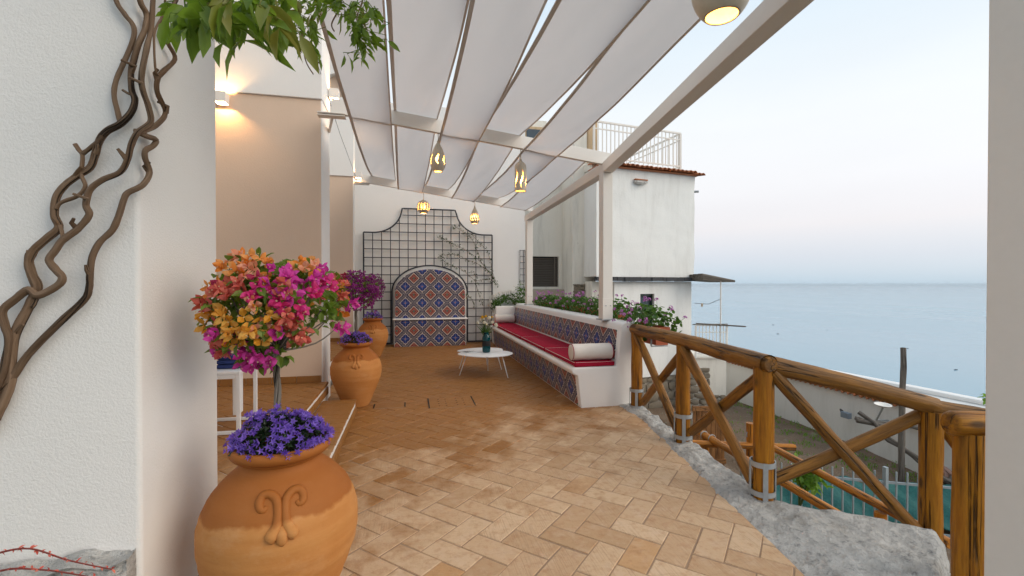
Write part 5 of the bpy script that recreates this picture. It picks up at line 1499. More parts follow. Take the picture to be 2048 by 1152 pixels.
for (cx, cy) in ((1090, 480), (1110, 540), (1080, 600), (90, 600), (100, 690), (40, 560), (700, 1020), (560, 160), (800, 110), (840, 100), (190, 200), (240, 210), (500, 100), (350, 990), (620, 1080), (150, 350)):
    p = CC + RT * ((cx - 620) * SC) - FWD * rg.uniform(-.02, .10) + Vector((0, 0, -(cy - 530) * SC))
    for _ in range(3): leaf(lv, p, (RT * (.5 if cx > 620 else -.5) + rdir(rg) * .6 + Vector((0, 0, -.5))), rg.uniform(.04, .062), rg.uniform(.03, .04), rg)
stuff(lv.build('foliage', M['leaf_bou'], bo, fixn=False))
tw = MB(); T0 = Vector((-.605, 2.27, 1.24))
for c_, p, n in centres[::2]:
    mid = T0.lerp(p, .5) + rdir(rg) * .03 + Vector((0, 0, -.02)); tw.tube(spline([T0, mid, p], 4), [.006 - .0005 * i for i in range(9)], 5, 0, rg.random() * 9)
tw.build('branches', M['trunk'], bo, smooth=True)

def far_bou(c, base, rx, rz, label, seed, nflo):
    e = thing('bougainvillea', label, 'bougainvillea', base, 'violet bougainvillea standards'); rg = random.Random(seed); c = Vector(c)
    twisted_trunk(e, base, c + Vector((0, 0, -rz * .6)), .018, 3, seed)
    fl = MB(); wi = MB(); lv = MB(); tw = MB()
    for _ in range(nflo):
        d = rdir(rg, -.8); k = rg.uniform(.72, 1.04) * (1 + .18 * mnoise.noise(d * 2.2 + c)); p = c + Vector((d.x * rx, d.y * rx, d.z * rz)) * k
        if d.z < -.35 and rg.random() < .35: p.z -= rg.uniform(0, .12)
        M4 = Matrix.Translation(p) @ quat_to((d + rdir(rg) * .6).normalized(), rg).to_matrix().to_4x4()
        bract_flower(wi if (d.x < -.3 and d.z > .45) else fl, rg.uniform(.7, 1.1), rg, .034, M4)
    for _ in range(int(nflo * 1.1)):
        d = rdir(rg, -.9); p = c + Vector((d.x * rx, d.y * rx, d.z * rz)) * rg.uniform(.45, 1.0)
        leaf(lv, p, d + rdir(rg) * .8 + Vector((0, 0, -.3)), .042, .028, rg)
    for _ in range(14):
        d = rdir(rg, -.3); tw.tube([c + Vector((0, 0, -rz * .6)), c + Vector((d.x * rx, d.y * rx, d.z * rz)) * .5, c + Vector((d.x * rx, d.y * rx, d.z * rz)) * .95], [.006, .004, .002], 5)
    for mb, nm, mt in ((fl, 'blossoms', 'p_violet'), (wi, 'wine_blossoms', 'p_wine')):
        if mb.f: stuff(mb.build(nm, [M[mt], M['p_heart']], e, fixn=False))
    stuff(lv.build('foliage', M['leaf_bou'], e, fixn=False)); tw.build('branches', M['trunk'], e, smooth=True)
far_bou((-.70, 6.2, 1.46), (-.69, 6.13, .76), .30, .235, 'deep violet bougainvillea standard in the middle jar', 31, 520)
far_bou((-.83, 10.15, 1.50), (-.80, 10.12, .78), .27, .24, 'paler violet bougainvillea standard in the farthest jar', 32, 340)

# ------------------------------------------------------------------ wisteria: twisted stems up the pillar, hanging leaves
wi_ = thing('wisteria', 'wisteria with bare twisted stems climbing the foreground pillar and green hanging leaves', 'wisteria', (-1.3, 1.9, 0))
RAD = {'V1': .0155, 'V2': .021, 'V3': .0185, 'V4': .017, 'V5': .008, 'B1': .013, 'B2': .013, 'B3': .011, 'B4': .008, 'B5': .013}
for k, (nm, pts) in enumerate(VINES.items()):
    sp = spline(pts, 5); r0 = RAD[nm] * .53; n = len(sp); m = MB()
    low = nm in ('V2', 'V3', 'V4')
    rs = [r0 * ((.85 + .5 * i / n) if low else 1.0) * (1 + .13 * mnoise.noise(Vector((i * .35, k * 3, 0)))) for i in range(n)]
    m.tube(sp, rs, 12, .30, 200 + k); m.build('stem', M['vine'], wi_, smooth=True, angle=180)
rg = random.Random(55)
for nm in ('V2', 'V3', 'V4'):
    for _ in range(5):
        p = Vector(rg.choice(VINES[nm][4:-3])); m = MB(); m.tube([p, p + Vector((rg.uniform(-.02, .02), -.012, .02)), p + Vector((rg.uniform(-.035, .035), -.018, .035))], [.010, .007, .005], 7, .2, rg.random() * 50); m.build('stub', M['vine'], wi_, smooth=True)
def wis_mesh(nl, L, w, seed):
    """compound leaf hanging along -Z: rachis with paired leaflets"""
    rg = random.Random(seed); m = MB(); R = L * nl * .30
    pts = [Vector((.02 * math.sin(q * 1.1) * q, .10 * R * (q / 5) ** 2, -R * q / 5)) for q in range(6)]
    m.tube(pts, [.0022, .002, .0018, .0016, .0014, .001], 5)
    for k in range(nl):
        t_ = .25 + .75 * k / (nl - 1) if nl > 1 else 1
        p = Vector((.0, .10 * R * t_ ** 2, -R * t_))
        for sg in (-1, 1):
            d = Vector((sg * rg.uniform(.6, 1.1), rg.uniform(-.4, .4), -rg.uniform(.5, 1.1)))
            leaf(m, p, d, L * rg.uniform(.8, 1.1), w * rg.uniform(.85, 1.15), rg, .3)
    leaf(m, pts[-1], Vector((rg.uniform(-.2, .2), .1, -1)), L * 1.1, w, rg, .2)
    me = m.mesh('leaf'); return me
WM = {}
def wis_leaf(p, L, w, nl, var, yellow, rg, tilt=.5):
    key = (L, w, nl, var, yellow)
    if key not in WM:
        me = wis_mesh(nl, L, w, var + 5); me.materials.append(M['leaf_yellow' if yellow else 'leaf_wisteria']); me.shade_smooth(); WM[key] = me
    inst('leaf', WM[key], wi_, p, (rg.uniform(-tilt, tilt), rg.uniform(-tilt, tilt), rg.uniform(0, 2 * PI)), rg.uniform(.85, 1.15))
# sprays hang from the vine that runs along the pillar head and the first pergola beam
for p in [(-0.67, 1.569, 2.415), (-0.621, 1.525, 2.418), (-0.615, 1.596, 2.478), (-0.553, 1.523, 2.456), (-0.511, 1.492, 2.456), (-0.501, 1.572, 2.487), (-0.503, 1.699, 2.569), (-0.453, 1.659, 2.567), (-0.409, 1.641, 2.544), (-0.545, 1.538, 2.398), (-0.535, 1.613, 2.452), (-0.475, 1.536, 2.421), (-0.43, 1.5, 2.413), (-0.578, 1.516, 2.388), (-0.655, 1.56, 2.397), (-0.587, 1.72, 2.544), (-0.504, 1.678, 2.529)]:
    wis_leaf(Vector(p), .102, .042, 3, rg.randrange(4), rg.random() < .06, rg, .55)
for p in [(-0.807, 1.818, 2.54), (-0.79, 1.814, 2.522), (-0.733, 1.801, 2.496), (-0.707, 1.796, 2.469)]:
    wis_leaf(Vector(p), .06, .024, 3, rg.randrange(4), False, rg, .5)
for p in [(-0.674, 2.391, 2.903), (-0.648, 2.417, 2.947), (-0.623, 2.449, 2.946), (-0.588, 2.449, 2.926), (-0.494, 2.185, 2.825), (-0.508, 2.347, 2.876), (-0.478, 2.361, 2.924), (-0.432, 2.3, 2.869), (-0.39, 2.19, 2.843), (-0.602, 2.328, 2.828), (-0.505, 2.188, 2.726), (-0.544, 2.456, 2.823), (-0.502, 2.426, 2.824), (-0.493, 2.326, 2.71), (-0.442, 2.239, 2.659), (-0.542, 2.448, 2.893), (-0.39, 2.311, 2.893), (-0.601, 2.453, 2.988), (-0.441, 2.407, 2.895), (-0.548, 2.326, 2.751), (-0.449, 2.275, 2.794), (-0.379, 2.317, 2.934)]:
    wis_leaf(Vector(p), .058, .024, 3, rg.randrange(4), rg.random() < .16, rg, .7)
for p in [(-0.267, 1.988, 2.746), (-0.229, 1.914, 2.675), (-0.207, 1.944, 2.676), (-0.195, 2.066, 2.782), (-0.154, 1.868, 2.628), (-0.235, 1.887, 2.609), (-0.228, 2.028, 2.659), (-0.191, 1.934, 2.622), (-0.172, 1.993, 2.636), (-0.218, 1.987, 2.586), (-0.188, 1.949, 2.548), (-0.217, 2.116, 2.599), (-0.142, 1.903, 2.66), (-0.246, 1.979, 2.692), (-0.224, 1.923, 2.571), (-0.181, 2.019, 2.607), (-0.282, 1.954, 2.712), (-0.134, 1.941, 2.663), (-0.219, 2.055, 2.773)]:
    wis_leaf(Vector(p), .055, .023, 3, rg.randrange(4), rg.random() < .08, rg, .7)
for pts in [[(-0.777, 1.76, 2.551), (-0.695, 1.691, 2.453), (-0.647, 1.68, 2.387)], [(-0.548, 2.375, 2.995), (-0.513, 2.367, 2.778), (-0.496, 2.363, 2.633), (-0.458, 2.355, 2.56)], [(-0.512, 2.316, 2.726), (-0.471, 2.307, 2.632), (-0.42, 2.295, 2.589)], [(-0.178, 1.986, 2.798), (-0.198, 1.99, 2.715), (-0.218, 1.995, 2.652), (-0.204, 1.991, 2.548)], [(-0.269, 2.006, 2.777), (-0.29, 2.01, 2.694), (-0.32, 2.017, 2.631), (-0.31, 2.015, 2.6)], [(-0.879, 1.936, 2.686), (-0.624, 1.88, 2.723), (-0.434, 2.145, 2.952), (-0.127, 1.974, 2.861)]]:
    m = MB(); m.tube(spline(pts, 5), .003, 5, 0, 3); m.build('tendril', M['vine'], wi_, smooth=True)

# ------------------------------------------------------------------ jasmine on the trellis
ja = thing('jasmine', 'sparse climbing jasmine with pale flowers on the right side of the iron trellis', 'climbing plant', (2.2, 11.95, .98))
rg = random.Random(77); lv = MB(); fl = MB()
def star(mb, p, R, d, rg, n=5):
    d, r, u = basis(d); vs = [p]; ph = rg.uniform(0, 6)
    for k in range(n):
        a = ph + 2 * PI * k / n; vs += [p + (r * math.cos(a - .55) + u * math.sin(a - .55)) * R * .45 + d * R * .1, p + (r * math.cos(a) + u * math.sin(a)) * R + d * R * .25]
    fs = []
    for k in range(n): i = 1 + 2 * k; j = 1 + 2 * ((k + 1) % n); fs += [(0, i, i + 1), (0, i + 1, j)]
    mb.add(vs, fs)
for s_, pts in enumerate(JAS):
    sp = spline(pts, 6); m = MB(); m.tube([p + Vector((.01 * mnoise.noise(p * 4), .02 * mnoise.noise(p * 3), 0)) for p in sp], .0045, 5, 0, s_); m.build('stem', M['vine'], ja, smooth=True)
    for i, p in enumerate(sp):
        tip = i / len(sp)
        for _ in range(2 if rg.random() < .5 else 1):
            q = p + rdir(rg) * .04
            if rg.random() < .75: leaf(lv, q, rdir(rg) + Vector((0, -.4, -.3)), rg.uniform(.04, .08), rg.uniform(.025, .045), rg)
        if tip > .62 and s_ != 5:
            for _ in range(rg.randrange(1, 5)): star(fl, p + rdir(rg) * .09, rg.uniform(.018, .03), rdir(rg) + Vector((0, -1, 0)), rg)
            leaf(lv, p + rdir(rg) * .06, rdir(rg), .045, .028, rg)
stuff(lv.build('foliage', M['leaf_jas'], ja, fixn=False)); stuff(fl.build('blossoms', M['p_white'], ja, fixn=False))

# ------------------------------------------------------------------ geranium troughs
def geranium(box, zt, label, blabel, nleaf, nclus, col, seed, over=.10, boxmat='hanging_pot', trough=True, grp='geraniums in troughs'):
    x0, x1, y0, y1, z0, z1 = box; rg = random.Random(seed)
    if trough:
        tr = thing('flower_trough', blabel, 'flower trough', ((x0 + x1) / 2, (y0 + y1) / 2, z0), 'flower troughs on the parapet')
        m = MB(); m.add([(x0 + .02, y0 + .02, z0), (x1 - .02, y0 + .02, z0), (x1 - .02, y1 - .02, z0), (x0 + .02, y1 - .02, z0), (x0, y0, z1), (x1, y0, z1), (x1, y1, z1), (x0, y1, z1)], [(0, 3, 2, 1), (0, 1, 5, 4), (1, 2, 6, 5), (2, 3, 7, 6), (3, 0, 4, 7)])
        o = m.build('box', M[boxmat], tr); md = o.modifiers.new('t', 'SOLIDIFY'); md.thickness = .012; md.offset = -1
        m = MB(); m.box(x0 + .018, x1 - .018, y0 + .018, y1 - .018, z1 - .05, z1 - .03); m.build('soil', M['soil'], tr)
        for yy in (y0 + .08, y1 - .08):
            m = MB(); m.bar((x0 - .012, yy, z0 - .01), (x0 - .012, yy, z1 + .02), .012, .02); m.bar((x0 - .012, yy, z0 - .018), (x1 + .01, yy, z0 - .018), .02, .012); m.build('hanger', M['galv'], tr)
    e = thing('geranium', label, 'geranium', ((x0 + x1) / 2, (y0 + y1) / 2, z1), grp)
    lv = MB(); fl = MB(); st = MB(); cx, hx = (x0 + x1) / 2, (x1 - x0) / 2 + over
    def P(k=1.0):
        y = rg.uniform(y0 - .05, y1 + .05); a = rg.uniform(-.25 * PI, 1.25 * PI)
        h = (zt - z1) * (1 + .35 * mnoise.noise(Vector((y * 3.2, seed, 0))))
        ed = min(1, .35 + 1.1 * min(y - y0 + .06, y1 + .06 - y) / .25)
        return Vector((cx + math.cos(a) * hx * k, y, z1 - .02 + math.sin(a) * h * k * ed + .02)), Vector((math.cos(a), rg.uniform(-.3, .3), math.sin(a)))
    for _ in range(nleaf):
        p, n = P(rg.uniform(.5, 1.0)); d, r, u = basis((n + rdir(rg) * .7)); R = rg.uniform(.020, .036); vs = [p]
        for k in range(7):
            a = 2 * PI * k / 7; rr = R * (1 if k % 2 == 0 else .82); vs.append(p + (r * math.cos(a) + u * math.sin(a)) * rr + d * R * .3)
        lv.add(vs, [(0, 1 + k, 1 + (k + 1) % 7) for k in range(7)])
    for _ in range(nclus):
        p, n = P(1.0)
        if n.z < -.1 and col != 'p_white': n.z = abs(n.z); p.z = z1 + rg.uniform(0, .1)
        c = p + (n + Vector((0, 0, .6))) * rg.uniform(.02, .07); st.tube([p - n * .05, c], .0022, 4)
        for _ in range(rg.randrange(7, 13)): d = rdir(rg, -.4); star(fl, c + d * .022, .015, d, rg)
    stuff(lv.build('foliage', M['leaf_ger'], e, fixn=False)); stuff(fl.build('blossoms', M[col], e, fixn=False)); stuff(st.build('stalks', M['stem'], e, fixn=False))
geranium((2.90, 3.10, 8.20, 10.35, .93, 1.12), 1.30, 'pink geraniums behind the bench nearer the far pergola post', 'far flower trough hung behind the bench parapet', 950, 44, 'p_ger', 1)
geranium((2.90, 3.10, 6.05, 8.10, .93, 1.12), 1.33, 'pink geraniums behind the bench just left of the near pergola post', 'middle flower trough hung behind the bench parapet', 1000, 40, 'p_ger', 2)
geranium((2.90, 3.10, 5.02, 5.85, .80, 1.02), 1.28, 'pink geraniums right of the near pergola post above the log railing', 'orange flower trough hanging at the near end of the parapet', 620, 30, 'p_ger', 3, .16)
geranium((2.17, 2.82, 11.50, 12.0, .96, .985), 1.26, 'white geraniums on the block at the far end of the bench', '', 800, 110, 'p_white', 4, .12, trough=False, grp='geraniums on the block')
geranium((2.70, 2.92, 11.3, 11.95, 1.0, 1.05), 1.60, 'pale leafy shrub behind the white geraniums by the far post', '', 260, 22, 'p_white', 6, .02, trough=False, grp='shrub by the far post')

# ------------------------------------------------------------------ pierced ceramic lanterns
def lantern(label, top, zc, R, H, kind, power, cord_to):
    x, y = top; e = thing('pendant_lantern', label, 'lantern', (x, y, zc - H / 2), 'pierced ceramic pendant lanterns')
    rows, n = 44, 60; prof = []
    for i in range(rows + 1):
        t_ = i / rows
        if kind == 'pear': r = R * (.55 + .45 * math.sin(PI * min(1, t_ * 1.75))) if t_ < .286 else R * (1 - ((t_ - .286) / .714) ** 2 * .78)
        elif kind == 'bottle': r = R if t_ < .80 else R * (1 - ((t_ - .80) / .20) ** 2 * .78)
        elif kind == 'ball': r = R * math.sqrt(max(.06, 1 - (2 * (t_ * .90 + .05) - 1) ** 2))
        elif kind == 'drop': r = R * (.60 + .40 * math.sin(PI / 2 * min(1, t_ / .26))) if t_ < .26 else R * (1 - ((t_ - .26) / .74) ** 1.5 * .85)
        else: r = R * math.sqrt(max(.14, 1 - (2 * (t_ * .84 + .08) - 1) ** 2))
        prof.append((max(r, .012), -H / 2 + H * t_))
    def hole(a, t_, i, k):
        if kind == 'pear': w = .26 * math.sin(PI * (t_ - .2) / .42) if .2 < t_ < .62 else 0; c = ((a + .9 * math.sin((t_ - .2) * 9) * .25) % (2 * PI / 6)) - PI / 6; return abs(c) < w * .62
        if kind == 'bottle':
            if .07 < t_ < .70: w = .16 * math.sin(PI * (t_ - .07) / .63); c = ((a + .22 * math.sin(t_ * 9)) % (2 * PI / 6)) - PI / 6; return abs(c) < w
            return False
        if kind == 'ball': return .2 < t_ < .8 and (k % 5) < 3 and (i % 5) < 3
        if kind == 'drop': w = .13 * math.sin(PI * (t_ - .12) / .5) if .12 < t_ < .62 else 0; c = ((a + t_ * 1.2) % (2 * PI / 12)) - PI / 12; return abs(c) < w
        return .45 < t_ < .75 and (k % 10) < 2 and (i % 6) < 2
    m = MB(); m.lathe(prof, n, (x, y, zc), hole); sh = m.build('shade', M['ceramic'], e, smooth=True, angle=60)
    md = sh.modifiers.new('t', 'SOLIDIFY'); md.thickness = .006; md.offset = -1
    m = MB(); br = R * .34; m.lathe([(br * math.sin(PI * i / 10) + .0004, -br * math.cos(PI * i / 10)) for i in range(11)], 16, (x, y, zc + H * .02)); b = m.build('bulb', M['bulb'], e, smooth=True)
    m = MB(); m.lathe([(.012, 0), (.020, .008), (.010, .02), (.016, .03), (.006, .045)], 12, (x, y, zc + H / 2 - .004)); m.build('cap', M['ceramic'], e, smooth=True)
    m = MB(); m.tube([(x, y, zc + H / 2 + .03), (x + .004, y, (zc + H / 2 + cord_to) / 2), (x, y, cord_to)], .006, 6, .3, 3); m.build('cord', M['rope'], e, smooth=True)
    ld = bpy.data.lights.new('lantern_light', 'POINT'); ld.energy = power; ld.color = (1.0, .50, .14); ld.shadow_soft_size = br * 1.1
    lo = bpy.data.objects.new('lantern_light', ld); COL.objects.link(lo); lo.parent = e; lo.location = (0, 0, H * .52 - br * 1.9)
lantern('pear-shaped lantern with flame-like slits hanging from the middle beam', (.339, 5.90), 3.165, .098, .36, 'pear', 6, zb(2, .339))
lantern('tall bottle-shaped lantern with wavy slits hanging from the middle beam', (1.424, 5.90), 2.985, .078, .40, 'bottle', 6, zb(2, 1.424))
lantern('round lantern with small square holes hanging from the far beam', (.278, 10.55), 3.30, .145, .29, 'ball', 8, zb(3, .278))
lantern('drop-shaped lantern with slanting slits hanging from the far beam', (1.449, 10.55), 3.145, .115, .38, 'drop', 8, zb(3, 1.449))
lantern('big round lantern seen from below at the top edge of the view', (1.06, 1.40), 2.595, .102, .225, 'bowl', 2.5, zb(1, 1.06))

# ------------------------------------------------------------------ coffee tables, vase, magazine
def pebble(c, pts, n=48):
    sp = []
    P = [Vector((*p, 0)) for p in pts]; k = len(P)
    for i in range(k):
        p0, p1, p2, p3 = P[i - 1], P[i], P[(i + 1) % k], P[(i + 2) % k]
        for q in range(8):
            t_ = q / 8; v = .5 * ((2 * p1) + (p2 - p0) * t_ + (2 * p0 - 5 * p1 + 4 * p2 - p3) * t_ ** 2 + (3 * p1 - p0 - 3 * p2 + p3) * t_ ** 3); sp.append((v.x, v.y))
    return sp
def coffee(label, pts, z, legs):
    c = (sum(p[0] for p in pts) / len(pts), sum(p[1] for p in pts) / len(pts))
    e = thing('coffee_table', label, 'coffee table', (c[0], c[1], 0), 'white pebble-shaped coffee tables')
    m = MB(); m.prism(pebble(c, pts), 'z', z - .016, z); m.build('top', M['table_white'], e, smooth=True, bevel=.004)
    for (x, y) in legs:
        a = Vector((x, y, 0)).lerp(Vector((c[0], c[1], 0)), .28); m = MB(); m.tube([(x, y, 0), (a.x, a.y, z - .014)], [.007, .011], 8); m.build('leg', M['table_white'], e, smooth=True)
coffee('front white pebble-shaped coffee table carrying the teal vase', [(.76, 7.62), (.93, 7.33), (1.22, 7.19), (1.52, 7.28), (1.68, 7.52), (1.58, 7.80), (1.28, 7.92), (.95, 7.86)], .385, ((1.558, 7.33), (.80, 7.72), (1.334, 8.0)))
coffee('slightly lower white coffee table tucked behind the front one', [(.80, 8.12), (1.0, 7.9), (1.3, 7.86), (1.58, 8.0), (1.62, 8.25), (1.40, 8.42), (1.05, 8.38)], .362, ((1.60, 8.09), (.86, 8.35), (1.42, 8.62)))
va = thing('glass_vase', 'dark teal glass vase on the front coffee table', 'vase', (1.25, 7.66, .386))
m = MB(); pr = [(.0005, .001), (.055, .001), (.066, .012), (.070, .06), (.070, .24), (.064, .275), (.046, .30), (.046, .335), (.050, .345), (.046, .345), (.042, .335), (.042, .30), (.060, .27), (.065, .23), (.065, .06), (.058, .02), (.0005, .015)]
m.lathe(pr, 40, (1.25, 7.66, .386)); m.build('glass', M['teal_glass'], va, smooth=True, angle=70)
m = MB(); m.lathe([(.0705, .11), (.0712, .112), (.0712, .20), (.0705, .202)], 40, (1.25, 7.66, .386)); m.build('dark_band', M['black_gap'], va, smooth=True)
tu = thing('tulip_bouquet', 'bouquet of cream tulips and yellow flowers in the teal vase', 'bouquet', (1.25, 7.66, .45))
rg = random.Random(5); st = MB(); lv = MB()
def tulip_mesh():
    m = MB()
    for k in range(6):
        a = 2 * PI * k / 6; r = Vector((math.cos(a), math.sin(a), 0)); s_ = Vector((-math.sin(a), math.cos(a), 0)); o = .0 if k % 2 else .003
        q = lambda rr, w, z: r * (rr + o) + s_ * w + Vector((0, 0, z))
        m.add([q(.004, 0, 0), q(.022, -.014, .018), q(.025, 0, .018), q(.022, .014, .018), q(.020, -.012, .042), q(.022, 0, .042), q(.020, .012, .042), q(.012, 0, .062)], [(0, 2, 1), (0, 3, 2), (1, 2, 5, 4), (2, 3, 6, 5), (4, 5, 7), (5, 6, 7)])
    me = m.mesh('tulip'); me.materials.append(M['p_tulip']); me.shade_smooth(); return me
tm = tulip_mesh(); base = Vector((1.25, 7.66, .70))
for (dx, dz) in ((-.13, .16), (-.10, .20), (-.07, .23), (-.03, .17), (.07, .25), (.07, .18), (.13, .14), (.16, .12), (-.05, .21), (.02, .13)):
    p = base + RT * dx + Vector((rg.uniform(-.03, .03), rg.uniform(-.06, .06), dz)); d = (p - base + Vector((0, 0, .05))).normalized()
    inst('tulip', tm, tu, p, quat_to(d, rg), rg.uniform(.85, 1.05)); st.tube(spline([base - Vector((0, 0, .2)), base.lerp(p, .5) + Vector((0, 0, .02)), p + d * .005], 4), .0035, 5)
for _ in range(26):
    p = base + Vector((rg.uniform(-.05, .05), rg.uniform(-.03, .03), rg.uniform(-.02, .05))); d = (RT * rg.uniform(-.7, .7) + FWD * rg.uniform(-.5, .5) + Vector((0, 0, 1))); leaf(lv, p - Vector((0, 0, .05)), d, rg.uniform(.12, .22), .026, rg, .3)
yl = MB()
for _ in range(9):
    p = base + RT * rg.uniform(-.085, .10) + FWD * rg.uniform(.0, .06) + Vector((0, 0, rg.uniform(.265, .30))); st.tube([base - Vector((0, 0, .2)), base.lerp(p, .5), p], .0025, 5)
    for _ in range(16): d = rdir(rg, -.1); star(yl, p + d * .014, .017, d, rg, 6)
stuff(lv.build('leaves', M['leaf_ger'], tu, fixn=False)); stuff(st.build('stalks', M['stem'], tu, smooth=True)); stuff(yl.build('yellow_blossoms', M['p_gold'], tu, fixn=False))
mg = thing('magazine', 'magazine with dark print lying on the coffee table left of the vase', 'magazine', (1.04, 7.72, .386))
m = MB(); m.add([(.90, 7.60, .3865), (1.12, 7.66, .3865), (1.05, 7.90, .3865), (.83, 7.84, .3865), (.90, 7.60, .392), (1.12, 7.66, .392), (1.05, 7.90, .392), (.83, 7.84, .392)], [(0, 3, 2, 1), (4, 5, 6, 7), (0, 1, 5, 4), (1, 2, 6, 5), (2, 3, 7, 6), (3, 0, 4, 7)]); m.build('pages', M['paper'], mg)
for k in range(5):
    a = Vector((.90, 7.66 + .036 * k, .3935)) + Vector((-.01 * k, 0, 0)); m = MB(); m.bar(a, a + Vector((.06 + .12 * ((k * 7) % 5) / 5, .022, 0)), .02, .001); m.build('print_line', M['print'], mg)

# ------------------------------------------------------------------ white side table on the porch
stb = thing('side_table', 'white metal side table on the porch behind the big jar', 'table', (-1.68, 4.4, .3))
SX0, SX1, SY0, SY1, SZ = -1.98, -1.39, 4.17, 4.62, .80
m = MB(); m.box(SX0, SX1, SY0, SY1, SZ, SZ + .025); m.build('top', M['table_white'], stb, bevel=.003)
for (x, y) in ((SX0 + .015, SY0 + .015), (SX1 - .015, SY0 + .015), (SX0 + .015, SY1 - .015), (SX1 - .015, SY1 - .015)):
    m = MB(); m.box(x - .0145, x + .0145, y - .0145, y + .0145, .302, SZ - .0005); m.build('leg', M['table_white'], stb, bevel=.002)
for y in (SY0 + .015, SY1 - .015):
    m = MB(); m.box(SX0 + .031, SX1 - .031, y - .0125, y + .0125, .304, .33); m.build('foot_bar', M['table_white'], stb, bevel=.002)
for y in (SY0 + .015, SY1 - .015):
    m = MB(); m.box(SX0 + .031, SX1 - .031, y - .0125, y + .0125, SZ - .035, SZ - .002); m.build('top_bar', M['table_white'], stb, bevel=.002)
m = MB(); m.box(-1.50, -1.46, 4.33, 4.46, .42, SZ - .002); m.build('panel', M['table_white'], stb, bevel=.003)
nv_ = thing('folded_towel', 'navy blue folded towel on the white side table', 'towel', (-1.53, 4.38, .826))
for k in range(3):
    m = MB(); m.box(-1.62 + .004 * k, -1.43, 4.30, 4.46, .827 + .038 * k, .862 + .038 * k); m.build('fold', M['navy'], nv_, smooth=True, bevel=.014, seg=3)
m = MB(); m.lathe([(.0005, 0), (.028, 0), (.032, .08), (.030, .08), (.026, .006), (.0005, .006)], 24, (-1.665, 4.25, .826)); tag(m.build('drinking_glass', M['clear_glass'], smooth=True), 'small clear drinking glass on the white side table', 'glass')

# ------------------------------------------------------------------ foot of the pillar: rock and red twigs
rg = random.Random(9)
rk = MB(); NX_, NZ_ = 40, 40
def rk_p(u, v):
    """rough split block: front, top and end skins from one wrapped grid"""
    x = -1.62 + .605 * u
    if v < .7: y, z = 1.845, -.1 + .645 * v / .7
    else: y, z = 1.845 + .14 * (v - .7) / .3, .545
    n_ = Vector((x * 5, y * 5, z * 5)); f_ = mnoise.noise(n_) * .028 + mnoise.noise(n_ * 2.7) * .014 + mnoise.noise(n_ * 7) * .006
    z += .022 * (u - .5) + (.02 * mnoise.noise(Vector((x * 9, 2, 1))) if v > .55 else 0)
    if u > .97: x -= .0; y += .03
    if abs(v - .7) < .03: y += .02; z -= .012
    return (x + mnoise.noise(n_ * 3) * .01, y - f_, z + f_ * (.7 if v > .65 else 0))
for j in range(NZ_ + 1):
    for i in range(NX_ + 1): rk.v.append(rk_p(i / NX_, j / NZ_))
for j in range(NZ_):
    for i in range(NX_): a_ = j * (NX_ + 1) + i; rk.f.append((a_, a_ + 1, a_ + NX_ + 2, a_ + NX_ + 1))
e_ = [j * (NX_ + 1) + NX_ for j in range(NZ_ + 1)]; o2 = len(rk.v); rk.v.append((-1.012, 1.985, -.1))
for q in range(len(e_) - 1): rk.f.append((e_[q], o2, e_[q + 1]))
tag(rk.build('plinth_rock', M['stone'], smooth=True, angle=60), 'grey rough rock ledge at the foot of the foreground pillar', 'rock')
tg = thing('red_twig_plant', 'low plant with red twigs at the bottom left in front of the rock', 'plant', (-1.45, 1.76, .45))
M['red_twig'] = plain('red_twig', (0.19, 0.035, 0.025), .6)
lv = MB(); lo = MB()
for k, pts in enumerate((((-1.60, 1.78, .56), (-1.40, 1.77, .655), (-1.308, 1.78, .682), (-1.214, 1.78, .688), (-1.10, 1.77, .64), (-.975, 1.76, .60)), ((-1.60, 1.76, .52), (-1.31, 1.76, .63), (-1.17, 1.75, .632), (-1.02, 1.75, .585)), ((-1.5, 1.75, .52), (-1.36, 1.74, .60), (-1.22, 1.73, .575), (-1.12, 1.73, .57)), ((-1.5, 1.76, .50), (-1.33, 1.73, .585), (-1.15, 1.72, .60), (-1.0, 1.71, .565)))):
    sp = spline(pts, 6); m = MB(); m.tube(sp, [.0045 - .0025 * i / len(sp) for i in range(len(sp))], 6, 0, k); m.build('twig', M['red_twig'], tg, smooth=True)
    for p in sp[6:]:
        for _ in range(2): leaf(lo, p, rdir(rg) + Vector((.4, -.2, .2)), rg.uniform(.010, .02), .008, rg)
for _ in range(40): leaf(lv, Vector((-1.34 + rg.uniform(-.10, .05), 1.76 + rg.uniform(-.05, .05), .57 + rg.uniform(-.05, .05))), rdir(rg), rg.uniform(.03, .05), .022, rg)
stuff(lv.build('green_leaves', M['leaf_fig'], tg, fixn=False)); stuff(lo.build('red_leaves', M['p_coral'], tg, fixn=False))

